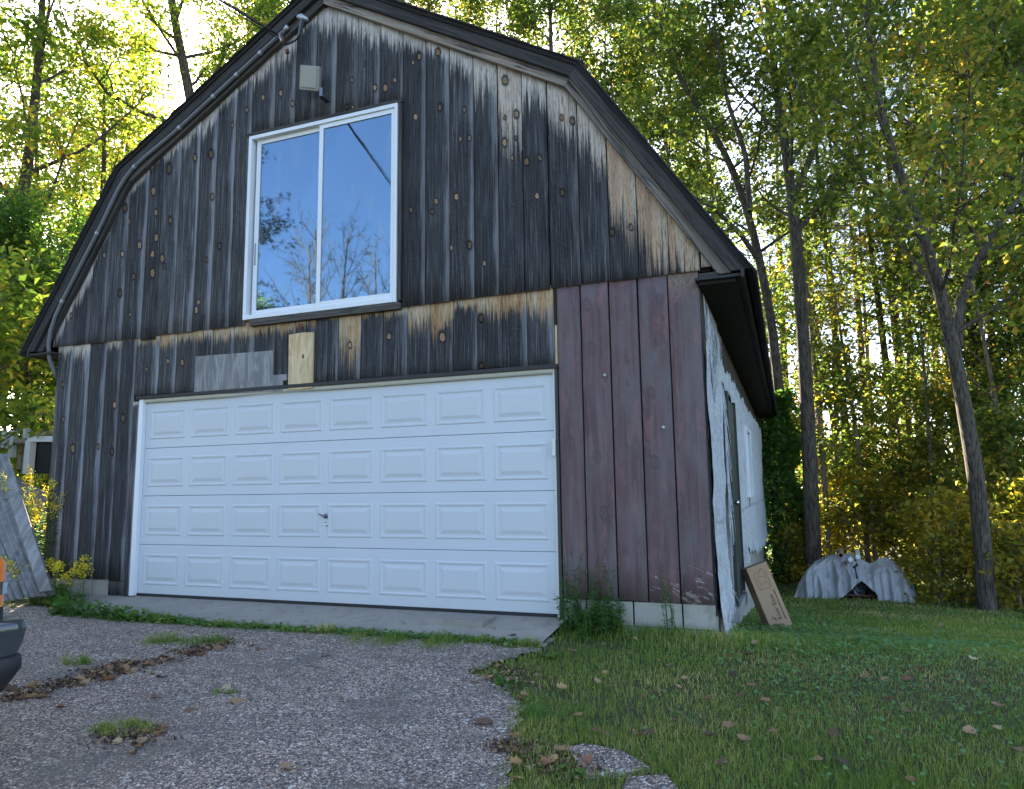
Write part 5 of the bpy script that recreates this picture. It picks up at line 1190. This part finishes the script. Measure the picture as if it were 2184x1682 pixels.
# crumbled litter in the crack and along edges
rng = np.random.default_rng(101); C = []
for _ in range(1500):
    t = rng.random(); p = ghit(490*t, 1499-127*t+rng.normal(0, 6)) if _ % 15 == 0 else p; C.append((p[0]+rng.normal(0, .05), p[1]+rng.normal(0, .035)))
for (u, v, sx_, n_) in ((270, 1575, .13, 260), (1100, 1440, .16, 260), (1095, 1600, .07, 200), (1190, 1640, .10, 160)):
    p = ghit(u, v); C += [(p[0]+rng.normal(0, sx_), p[1]+rng.normal(0, sx_*.6)) for _ in range(n_)]
C = np.array(C); C3 = np.stack([C[:, 0], C[:, 1], gz(C[:, 0], C[:, 1])+.018], 1)
link('leaf_litter', leaf_mesh(C3, None, rng.uniform(.012, .04, len(C3)), rng, .6, 'litter'), M['litter'], label='crumbled brown leaf litter filling the cracks of the drive', cat='leaf litter', kind='stuff')

# ------------------------------------------------------------------ cardboard box leaning on the side wall
BL, BW, BT = 1.06, .235, .10
base = ghit(1668, 1338); topc = at_depth(1613, 1203, 9.35)
base = np.array([base[0], base[1], base[2]])
dpt = float((base-CAM)@CF); topc = at_depth(1613, 1205, dpt+.15)
ax = topc-base; Lb = np.linalg.norm(ax); ax /= Lb
tocam = CAM-(base+topc)/2; fn = tocam-ax*np.dot(tocam, ax); fn /= np.linalg.norm(fn)
fn = fn+.55*np.cross(ax, fn)*0; sidev = np.cross(ax, fn)           # across the face
tw = rad(24); fn2 = fn*math.cos(tw)+sidev*math.sin(tw); side2 = np.cross(ax, fn2)
W_ = .19*dpt/6.6*.9
W_ = 50/FPX*dpt; T_ = W_*.62
bx = empty('cardboard_box', tuple(base), label='long flat brown cardboard box leaning against the side wall', cat='box')
mt = Matrix(((side2[0], -fn2[0], ax[0], base[0]), (side2[1], -fn2[1], ax[1], base[1]), (side2[2], -fn2[2], ax[2], base[2]), (0, 0, 0, 1)))
bx.matrix_world = mt
hw = W_/2
link('carton', MB().box((-hw, 0, -.02), (hw, T_, Lb)).mesh(bevel=.004), M['cardboard'], bx)
link('carton_flap', MB().box((-hw+.004, .003, Lb), (hw-.004, T_-.003, Lb+.003)).mesh(), M['cardboard_dark'], bx)
def text_obj(body, size, mat, name, shear=0):
    cu = bpy.data.curves.new(name, 'FONT'); cu.body = body; cu.size = size; cu.extrude = .0004; cu.align_x = 'LEFT'; cu.offset = .0
    t_ = bpy.data.objects.new('tmp', cu); COL.objects.link(t_); dg = bpy.context.evaluated_depsgraph_get(); me = bpy.data.meshes.new_from_object(t_.evaluated_get(dg)); bpy.data.objects.remove(t_)
    me.materials.clear(); o = link(name, me, M[mat], bx); return o
def place_text(o, x, z):              # reads upwards along the box, letters' tops to the left
    o.matrix_local = Matrix(((0, -1, 0, x), (0, 0, -1, -.0012), (1, 0, 0, z), (0, 0, 0, 1)))
bs = Lb*.115
o = text_obj('Riser Base', bs, 'ink', 'box_lettering'); place_text(o, hw*.30, Lb*.06)
ww = max(v.co.x for v in o.data.vertices); sc_ = Lb*.40/ww; o.scale = (1, 1, 1); o.matrix_local = Matrix(((0, -sc_, 0, hw*.34), (0, 0, -1, -.0012), (sc_, 0, 0, Lb*.115), (0, 0, 0, 1)))
def line_marks(x, segs, h, mat='ink'):
    mb = MB()
    for a, b in segs: mb.box((x-h/2, -.0012, Lb*a), (x+h/2, -.0002, Lb*b))
    return link('small_print', mb.mesh(), M[mat], bx)
pr = random.Random(2); segs = []; a = .10
while a < .56: b = a+pr.uniform(.006, .014); segs.append((a, b)); a = b+pr.choice([.003, .003, .009])
line_marks(hw*.62, segs, W_*.055); line_marks(-hw*.25, [(.12, .14), (.145, .17)], W_*.05); line_marks(-hw*.42, [(.165, .18), (.19, .2)], W_*.08)
mb = MB()
def seg2(x0, z0, x1, z1, w_=.004):
    d = np.array([x1-x0, z1-z0]); d /= np.linalg.norm(d); n_ = np.array([-d[1], d[0]])*w_; mb.add([(x0-n_[0], -.0012, z0-n_[1]), (x1-n_[0], -.0012, z1-n_[1]), (x1+n_[0], -.0012, z1+n_[1]), (x0+n_[0], -.0012, z0+n_[1])], [(0, 1, 2, 3)])
zt, zb = Lb*.93, Lb*.62
o1 = [(-hw*.55, zb), (hw*.55, zb), (hw*.55, zt-.05), (hw*.25, zt), (-hw*.55, zt-.04)]
for p, q in zip(o1, o1[1:]+o1[:1]): seg2(*p, *q)
i1 = [(-hw*.3, zb+.05), (hw*.3, zb+.06), (hw*.32, zt-.09), (-hw*.28, zt-.07)]
for p, q in zip(i1, i1[1:]+i1[:1]): seg2(*p, *q, .003)
for p, q in zip(o1[:4], i1): seg2(*p, *q, .003)
link('box_drawing', mb.mesh(), M['ink_pale'], bx, label='line drawing printed on the box')

# ------------------------------------------------------------------ heap under the silver tarp
TB = ghit(1822, 1272); D_ = float((TB-CAM)@CF)
s_px = D_/FPX/math.cos(math.atan((1822-1092)/FPX))**.5
bk = np.array([TB[0]-CAM[0], TB[1]-CAM[1], 0.]); bk /= np.linalg.norm(bk); rt = np.array([bk[1], -bk[0], 0.])
def th(u, v, back=0.0):       # heap-local point from the picture, at the heap's distance
    return ((u-1815)*s_px, back, (1278-v)*s_px)
TP = empty('tarp_cover', tuple(TB), math.atan2(rt[1], rt[0]), label='crumpled silver-grey tarpaulin draped over a machine at the wood edge', cat='tarp')
prof = [(-112, 0), (-104, 22), (-85, 52), (-70, 68), (-45, 80), (-20, 86), (5, 80), (20, 72), (32, 66), (48, 76), (60, 80), (75, 72), (92, 52), (106, 30), (112, 8)]
px_ = np.array([p[0] for p in prof])*s_px; pz_ = np.array([p[1] for p in prof])*s_px
nu, nv_ = 300, 180; uu = np.linspace(px_[0], px_[-1], nu); vv = np.linspace(-1, 1, nv_); U, Vv = np.meshgrid(uu, vv)
top = np.interp(U, px_, pz_); dep = .62+.12*vnoise(U*3, Vv, 1)
Yl = Vv*dep; Zl = top*np.clip(1-np.abs(Vv)**2.6, 0, 1)
rg = lambda a, b, s: 1-2*np.abs(vnoise(a, b, s))
fold = .05*rg(U*3.2+Vv*1.5, Vv*2.2-U, 2)+.035*rg(U*7, Vv*3+U*2, 4)+.010*rg(U*15-Vv*6, Vv*9, 7)+.05*vnoise(U*3, Vv*3, 1)-.06
pleat = np.abs(Vv)**1.8*(.05*np.sin(U*26+2*np.sin(U*5))+.03*np.sin(U*47+1.3*Vv)); Yl += pleat
Yl += fold*1.2*np.sign(Vv+1e-3); Zl = np.maximum(Zl+fold*.6*np.clip(top, 0, .3)*2.5, 0)
Zl -= .06*(np.abs(Vv) > .97)
# ground falls away a little; the right hand corner hangs lower
Zl -= .10*smooth(.45, .95, U/px_[-1])*smooth(0, -1, Vv)
gap_ = (Vv < -.05) & (U > -.30*.9) & (U < .40) & (Zl < (.46-np.abs(U-.14)*1.2)*.78)
idx = np.arange(U.size).reshape(U.shape); g4 = gap_[:-1, :-1] | gap_[1:, 1:] | gap_[1:, :-1] | gap_[:-1, 1:]
F = np.stack([idx[:-1, :-1], idx[:-1, 1:], idx[1:, 1:], idx[1:, :-1]], -1)[~g4]
used = np.unique(F); rm = -np.ones(U.size, int); rm[used] = np.arange(len(used))
o = link('tarp_sheet', np_mesh('tarp', np.stack([U, Yl, Zl], -1).reshape(-1, 3)[used], rm[F], smooth_=True), M['silver_tarp'], TP); md = o.modifiers.new('t', 'SOLIDIFY'); md.thickness = .006
# machine under it
MC = empty('garden_machine', tuple(TB), math.atan2(rt[1], rt[0]), label='black garden machine showing in the opening of the tarp', cat='machine')
link('machine_body', MB().box((-.38, -.05, .12), (.42, .40, .46)).box((-.25, .0, .44), (.3, .3, .54)).mesh(bevel=.05, seg=3), M['machine_black'], MC)
for dx_ in (-.2, .32):
    wl = link('wheel', MB().disc_stack([(.06, -.05), (.15, -.05), (.17, -.03), (.17, .03), (.15, .05), (.06, .05)], (0, 0, 0), 'x', 20).mesh(sm=False), M['black_rubber'], MC); wl.location = (dx_, -.12, .15)
mb = MB()
for k in range(14): a = 2*math.pi*k/14; mb.tube([(.10, -.30, .17), (.10+.10*math.cos(a), -.31, .17+.10*math.sin(a))], .008, 5)
mb.tube([(.10+.10*math.cos(a), -.31, .17+.10*math.sin(a)) for a in np.linspace(0, 6.2832, 20)], .014, 6, False)
link('blade_wheel', mb.mesh(), M['steel_dark'], MC)
mb = MB().tube([(.10, -.30, .18), (.07, -.46, .42), (.05, -.52, .60)], .014, 8).tube([(.02, -.52, .60), (.09, -.54, .66), (.06, -.54, .76)], .02, 8)
link('control_lever', mb.mesh(sm=True), M['machine_black'], MC)
link('axle', MB().box((-.2, -.32, .05), (.45, -.28, .085)).mesh(bevel=.006), M['rust'], MC)
# pipes lying on the heap, ends to the viewer
for k, (u, v, mat, lab) in enumerate(((1796, 1193, 'clay_pipe', 'open brown pipe on top of the tarp, upper of the two brown ones'), (1803, 1209, 'clay_pipe', 'open brown pipe on top of the tarp, lower of the two brown ones'), (1813, 1201, 'pvc_white', 'capped white pipe on top of the tarp, beside the brown pipes'), (1827, 1195, 'pvc_white', 'capped white pipe on top of the tarp, farther from the brown pipes'))):
    e = empty('pipe', tuple(TB), math.atan2(rt[1], rt[0]), label=lab, cat='pipe'); c = th(u, v); r_ = .046
    yb = -.42; n = 20; mb = MB()
    if mat == 'clay_pipe':
        mb.disc_stack([(r_, -.0), (r_, 1.3), (r_-.008, 1.3), (r_-.008, .0)], (0, 0, 0), 'y', n)
        mb.f = [f for f in mb.f if len(f) == 4]; mb.add([(r_*math.cos(a), 0, r_*math.sin(a)) for a in np.linspace(0, 6.2832, n+1)[:-1]]+[((r_-.008)*math.cos(a), 0, (r_-.008)*math.sin(a)) for a in np.linspace(0, 6.2832, n+1)[:-1]], [(i, (i+1) % n, n+(i+1) % n, n+i) for i in range(n)])
        po = link('tube', mb.mesh(), M[mat], e); pi = link('tube_shade', MB().disc_stack([(r_-.009, .12), (r_-.009, .125)], (0, 0, 0), 'y', n).mesh(), M['dark_gap'], e)  # black disc stands for the shade inside the open pipe
        for q in (po, pi): q.location = (c[0], yb, c[2])
    else:
        po = link('tube', MB().disc_stack([(r_-.004, .03), (r_-.004, 1.3)], (0, 0, 0), 'y', n).mesh(), M[mat], e); pi = link('end_cap', MB().disc_stack([(r_-.006, -.006), (r_, .0), (r_, .05)], (0, 0, 0), 'y', n).mesh(), M[mat], e)
        for q in (po, pi): q.location = (c[0], yb, c[2])

# ------------------------------------------------------------------ left of the barn: mound, sheets, trailer
rng = np.random.default_rng(5)
mc = at_depth(-40, 1120, 10.6); mz = float(gz(mc[0], mc[1]))
n1, n2 = 46, 22; V = []
for i in range(n2+1):
    q = i/n2
    for j in range(n1):
        a = 2*math.pi*j/n1; r_ = 1.9*q*(1+.12*math.sin(a*3+1)+.06*math.sin(a*7)); hgt = 1.55*(1-q**1.6)
        V.append((mc[0]+r_*math.cos(a)*1.15, mc[1]+r_*math.sin(a), mz-.15+hgt+.10*float(vnoise(r_*4+a, a*5, 2))*(1-q)))
F = [(i*n1+j, i*n1+(j+1) % n1, (i+1)*n1+(j+1) % n1, (i+1)*n1+j) for i in range(n2) for j in range(n1)]
link('dirt_mound', np_mesh('mound', V, F, smooth_=True), M['moss_rock'], label='grey-brown heap of earth behind the leaning sheets', cat='heap')
def sheet(name, px, depth0, depth1, label, ridges, mat='weathered_sheet', th_=.008):
    """a stiff sheet leaning: px = bottom-left, bottom-right, top-right, top-left"""
    bl, br = at_depth(*px[0], depth0), at_depth(*px[1], depth0); tr2, tl = at_depth(*px[2], depth1), at_depth(*px[3], depth1)
    nx, nz_ = max(2, ridges*8), 6; b0 = (bl+br)/2; V = []; acr = (br-bl)
    nrm = np.cross(acr, tl-bl); nrm /= np.linalg.norm(nrm); 
    if np.dot(nrm, CAM-b0) < 0: nrm = -nrm
    for k in range(nz_+1):
        t = k/nz_; a = bl+(tl-bl)*t; b = br+(tr2-br)*t
        for i in range(nx+1): s = i/nx; V.append(a+(b-a)*s+nrm*(.016*math.sin(s*ridges*2*math.pi) if ridges > 1 else 0)-b0)
    F = [(k*(nx+1)+i, k*(nx+1)+i+1, (k+1)*(nx+1)+i+1, (k+1)*(nx+1)+i) for k in range(nz_) for i in range(nx)]
    o = link(name, np_mesh(name, V, F, smooth_=ridges > 1), M[mat], label=label, cat='sheet' if ridges > 1 else 'board'); o.location = tuple(b0); md = o.modifiers.new('t', 'SOLIDIFY'); md.thickness = th_; return o
sheet('corrugated_sheet', [(52, 1276), (116, 1266), (14, 965), (-66, 985)], 7.6, 8.5, 'grey corrugated sheet leaning left on the earth heap', 5)
sheet('weathered_plank', [(84, 1262), (110, 1258), (28, 1010), (2, 1016)], 7.5, 8.35, 'grey weathered plank lying along the corrugated sheet', 1, 'grey_plywood', .025)
sheet('corrugated_sheet', [(6, 1282), (48, 1276), (-66, 985), (-120, 1000)], 7.55, 8.5, 'second corrugated sheet leaning beside the orange truck lamp', 3)
# trailer with rails behind the mound
dT = 11.2
def tp(u, v, dd=0): return at_depth(u, v, dT+dd)
TR = empty('utility_trailer', tuple(np.array([*tp(90, 1000)[:2], float(gz(*tp(90, 1000)[:2]))])), label='black-panelled trailer with silver frame and wooden rails left of the barn', cat='trailer')
org = np.array(TR.location)
def tl_(name, a, b, r_, mat, sq=True):
    a, b = np.array(a)-org, np.array(b)-org; d = (b-a); L = np.linalg.norm(d); d /= L; up = np.array([0, 0, 1.]) if abs(d[2]) < .8 else np.array([1., 0, 0]); s = np.cross(d, up); s /= np.linalg.norm(s); t = np.cross(s, d); vs = []
    for p in (a, b):
        for i, j in ((-1, -1), (1, -1), (1, 1), (-1, 1)): vs.append(p+s*r_*i+t*r_*j)
    return link(name, MB().add(vs, [(0, 3, 2, 1), (4, 5, 6, 7), (0, 1, 5, 4), (1, 2, 6, 5), (2, 3, 7, 6), (3, 0, 4, 7)]).mesh(bevel=.004), M[mat], TR)
a, b, c, d = [tp(*q)-org for q in ((72, 938), (150, 938), (150, 1010), (68, 1010))]
bk2 = np.array([-.25, 1.8, 0])
vs = [a, b, c, d, a+bk2, b+bk2, c+bk2, d+bk2]; link('body', MB().add(vs, [(0, 1, 2, 3), (7, 6, 5, 4), (0, 4, 5, 1), (1, 5, 6, 2), (2, 6, 7, 3), (3, 7, 4, 0)]).mesh(), M['black_panel'], TR)
tl_('frame_rail', tp(62, 936, -.06), tp(152, 936, -.06), .045, 'aluminium'); tl_('frame_post', tp(66, 940, -.06), tp(60, 1010, -.06), .055, 'aluminium')
tl_('top_rail', tp(58, 926, .9), tp(150, 922, .9), .04, 'wood_rail'); tl_('side_rail', tp(2, 946, .2), tp(62, 938, 0), .035, 'wood_rail'); tl_('side_rail', tp(-20, 955, .3), tp(12, 948, .2), .03, 'wood_rail')
for u0, v0, u1, v1 in ((13, 920, 10, 955), (31, 918, 25, 975), (58, 914, 56, 940)): tl_('stake', tp(u0, v0, .1), tp(u1, v1, .1), .04, 'white_post')
for u0, v0, u1, v1 in ((48, 945, 42, 1000), (62, 945, 54, 1000)): tl_('side_post', tp(u0, v0, .2), tp(u1, v1, .2), .04, 'tan_wood')
for s in (0, 1):
    c = tp(110, 1035)-org; wl = link('wheel', MB().disc_stack([(.10, -.09), (.30, -.09), (.33, -.06), (.33, .06), (.30, .09), (.10, .09)], (0, 0, 0), 'x', 24).mesh(), M['black_rubber'], TR); wl.location = (c[0]+(-.9 if s else .55), c[1]+.9, .33)
link('chassis', MB().box((-.9, .2, .45), (.55, 1.9, .62)).mesh(bevel=.01), M['steel_dark'], TR)

# ------------------------------------------------------------------ truck parked at the left, only its corner in view
K = at_depth(70, 1350, 3.55)           # outermost point of the bumper
hd = rad(8)                            # heading, from +Y towards +X
fx = np.array([math.sin(hd), math.cos(hd), 0]); rx = np.array([math.cos(hd), -math.sin(hd), 0])
g0 = float(gz(K[0], K[1]))+.01
TK = empty('pickup_truck', (K[0], K[1], g0), math.atan2(rx[1], rx[0]), label='dark pickup truck with orange corner lamp and black bumper facing the garage', cat='truck')
# local: +x right side, +y forward, origin on the ground below the bumper's right end
zoff = lambda v: float(at_depth(30, v, 3.6)[2])-g0
zt_, zs_, zb_ = zoff(1318), zoff(1386), zoff(1490)
def bump_part(name, z0_, z1_, mat, x_in, rnd=.10, under=0.0, n=10):
    """bar across the front with rounded end on the right and left"""
    out = []; W_ = 1.78
    for k in range(n+1): a = math.pi/2*k/n; out.append((-rnd+rnd*math.cos(a)-x_in, -rnd*1.5+rnd*1.5*math.sin(a)-x_in))
    right = [(-x_in, -.55)] + out; left = [(-W_-x-2*x_in+0, y) for x, y in [(p[0]+0, p[1]) for p in right]][::-1]
    left = [(-W_-p[0]-2*x_in+0*x_in, p[1]) for p in right][::-1]
    ring = right+left; inner = [(x*.94-.05, y-.06) for x, y in ring]; V = []; m_ = len(ring)
    lv_ = [(z0_, under), (z0_+.3*(z1_-z0_), under*.35), (z0_+.72*(z1_-z0_), .0), (z1_-.012, .004), (z1_, .02)]
    for z, u_ in lv_:
        for x, y in ring: cxn = -W_/2-x_in; V.append((x+(cxn-x)*u_/1.0*.35, y-u_*.55, z))
    F = [(i*m_+j, i*m_+j+1, (i+1)*m_+j+1, (i+1)*m_+j) for i in range(len(lv_)-1) for j in range(m_-1)]
    b0 = len(V); V += [(x*.9-.08, y-.12, z1_) for x, y in ring]; F += [((len(lv_)-1)*m_+j, (len(lv_)-1)*m_+j+1, b0+j+1, b0+j) for j in range(m_-1)]
    me = bpy.data.meshes.new(name); me.from_pydata(V, [], F); bm = bmesh.new(); bm.from_mesh(me); bmesh.ops.recalc_face_normals(bm, faces=bm.faces); bm.to_mesh(me); bm.free()
    for p in me.polygons: p.use_smooth = True
    return link(name, me, M[mat], TK)
bump_part('bumper', zs_, zt_, 'bumper_dark', .0, .07, .05); bump_part('lower_valance', zb_, zs_-.004, 'valance_black', .004, .08, .30)
# corner lamp: orange lens, chrome strip, orange lens
lx = -(46-12)*3.55/FPX
def lamp_piece(name, v0, v1, mat, inx=0.0, round_top=0.0):
    z1_, z0_ = zoff(v0), zoff(v1); poly = []
    for k in range(9): a = math.pi/2*k/8; poly.append((lx-.05+.05*math.cos(a)-inx, -.20+.12*math.sin(a)-inx))
    pts = [(lx-inx, -.48)]+poly+[(lx-.18, -.08-inx), (lx-.18, -.48)]; m_ = len(pts); V = []
    lv_ = [(z0_, 0), (z0_+(z1_-z0_)*.6, 0), (z1_-(z1_-z0_)*.2, round_top*.35), (z1_, round_top)]
    for z, q in lv_: V += [(x-q*(.6 if x > lx-.15 else 0), y-q*.8*(1 if y > -.4 else 0), z) for x, y in pts]
    F = [(i*m_+j, i*m_+(j+1) % m_, (i+1)*m_+(j+1) % m_, (i+1)*m_+j) for i in range(len(lv_)-1) for j in range(m_)]+[tuple(range(m_-1, -1, -1)), tuple(3*m_+j for j in range(m_))]
    me = bpy.data.meshes.new(name); me.from_pydata(V, [], F); bm = bmesh.new(); bm.from_mesh(me); bmesh.ops.recalc_face_normals(bm, faces=bm.faces); bm.to_mesh(me); bm.free(); return link(name, me, M[mat], TK)
lamp_piece('corner_lamp', 1178, 1237, 'orange_lens', .002, .05); lamp_piece('chrome_strip', 1238, 1262, 'chrome', -.006); lamp_piece('side_lamp', 1263, 1289, 'orange_lens', .002); lamp_piece('lamp_base', 1290, 1317, 'valance_black', .0)
zh = zoff(1180)
hood = MB()
V = []; secs = [(-.14, zh-.10, .80), (-.30, zh+.02, .84), (-.55, zh+.10, .86), (-1.2, zh+.16, .88), (-1.9, zh+.20, .88)]
cx_ = lx-.86
for y, z, hwid in secs:
    for s in np.linspace(-1, 1, 13): V.append((cx_+s*hwid*.985, y, z-.06*abs(s)**3-.02*s*s))
F = [(i*13+j, i*13+j+1, (i+1)*13+j+1, (i+1)*13+j) for i in range(4) for j in range(12)]
link('hood', np_mesh('hood', V, F, smooth_=True), M['truck_paint'], TK)
for sg in (1, -1):
    xs_ = lx-.004 if sg > 0 else 2*cx_-lx+.004; mb = MB(); n = 14; wc, wz, wr = -.95, .38, .44; pts = []
    outl = [(-.47, .42)] + [(-.47, zh-.06), (-.6, zh+.02), (-1.9, zh+.10), (-1.9, .42)]
    arch = [(wc-wr*math.cos(a), wz+wr*math.sin(a)) for a in np.linspace(.1, math.pi-.1, n)]
    poly = outl + arch
    mb.add([(xs_, y, z) for y, z in poly]+[(xs_-sg*.06, y, z) for y, z in poly], [tuple(range(len(poly))), tuple(range(2*len(poly)-1, len(poly)-1, -1))]+[(i, (i+1) % len(poly), len(poly)+(i+1) % len(poly), len(poly)+i) for i in range(len(poly))]); link('fender', mb.mesh(), M['truck_paint'], TK)
    w_ = empty('wheel', (xs_-sg*.13, wc, .37)); w_.parent = TK
    link('tyre', MB().disc_stack([(.20, -.11), (.34, -.11), (.37, -.08), (.37, .08), (.34, .11), (.20, .11)], (0, 0, 0), 'x', 32).mesh(), M['black_rubber'], w_); link('rim', MB().disc_stack([(.20, -.10), (.19, .09), (.06, .10), (.05, .112)], (0, 0, 0), 'x', 20).mesh(), M['steel_dark'], w_)
link('grille', MB().box((cx_-.62, -.20, zoff(1310)), (cx_+.62, -.13, zh-.14)).mesh(bevel=.02, seg=2), M['valance_black'], TK)
for sg in (1, -1): link('headlamp', MB().box((cx_+sg*.52-.14, -.16, zoff(1300)), (cx_+sg*.52+.14, -.11, zh-.15)).mesh(bevel=.02, seg=2), M['headlamp_clear'], TK)
link('chassis', MB().box((cx_-.78, -1.9, .30), (cx_+.70, -.22, .62)).mesh(bevel=.02), M['valance_black'], TK)
link('cab', MB().add([(cx_-.86, -1.9, .4), (cx_+.86, -1.9, .4), (cx_+.86, -3.3, .4), (cx_-.86, -3.3, .4), (cx_-.86, -1.9, zh+.12), (cx_+.86, -1.9, zh+.12), (cx_+.86, -3.3, zh+.12), (cx_-.86, -3.3, zh+.12), (cx_-.70, -2.45, zh+.62), (cx_+.70, -2.45, zh+.62), (cx_+.70, -3.25, zh+.62), (cx_-.70, -3.25, zh+.62)],
    [(0, 1, 5, 4), (1, 2, 6, 5), (2, 3, 7, 6), (3, 0, 4, 7), (4, 5, 9, 8), (5, 6, 10, 9), (6, 7, 11, 10), (7, 4, 8, 11), (8, 9, 10, 11), (3, 2, 1, 0)]).mesh(bevel=.03, seg=2), M['truck_paint'], TK)
def quad_plate(name, pts, mat):
    link(name, MB().add(pts, [(0, 1, 2, 3)]).mesh(), M[mat], TK)
quad_plate('windscreen', [(cx_-.74, -1.955, zh+.19), (cx_+.74, -1.955, zh+.19), (cx_+.64, -2.36, zh+.57), (cx_-.64, -2.36, zh+.57)], 'machine_black')
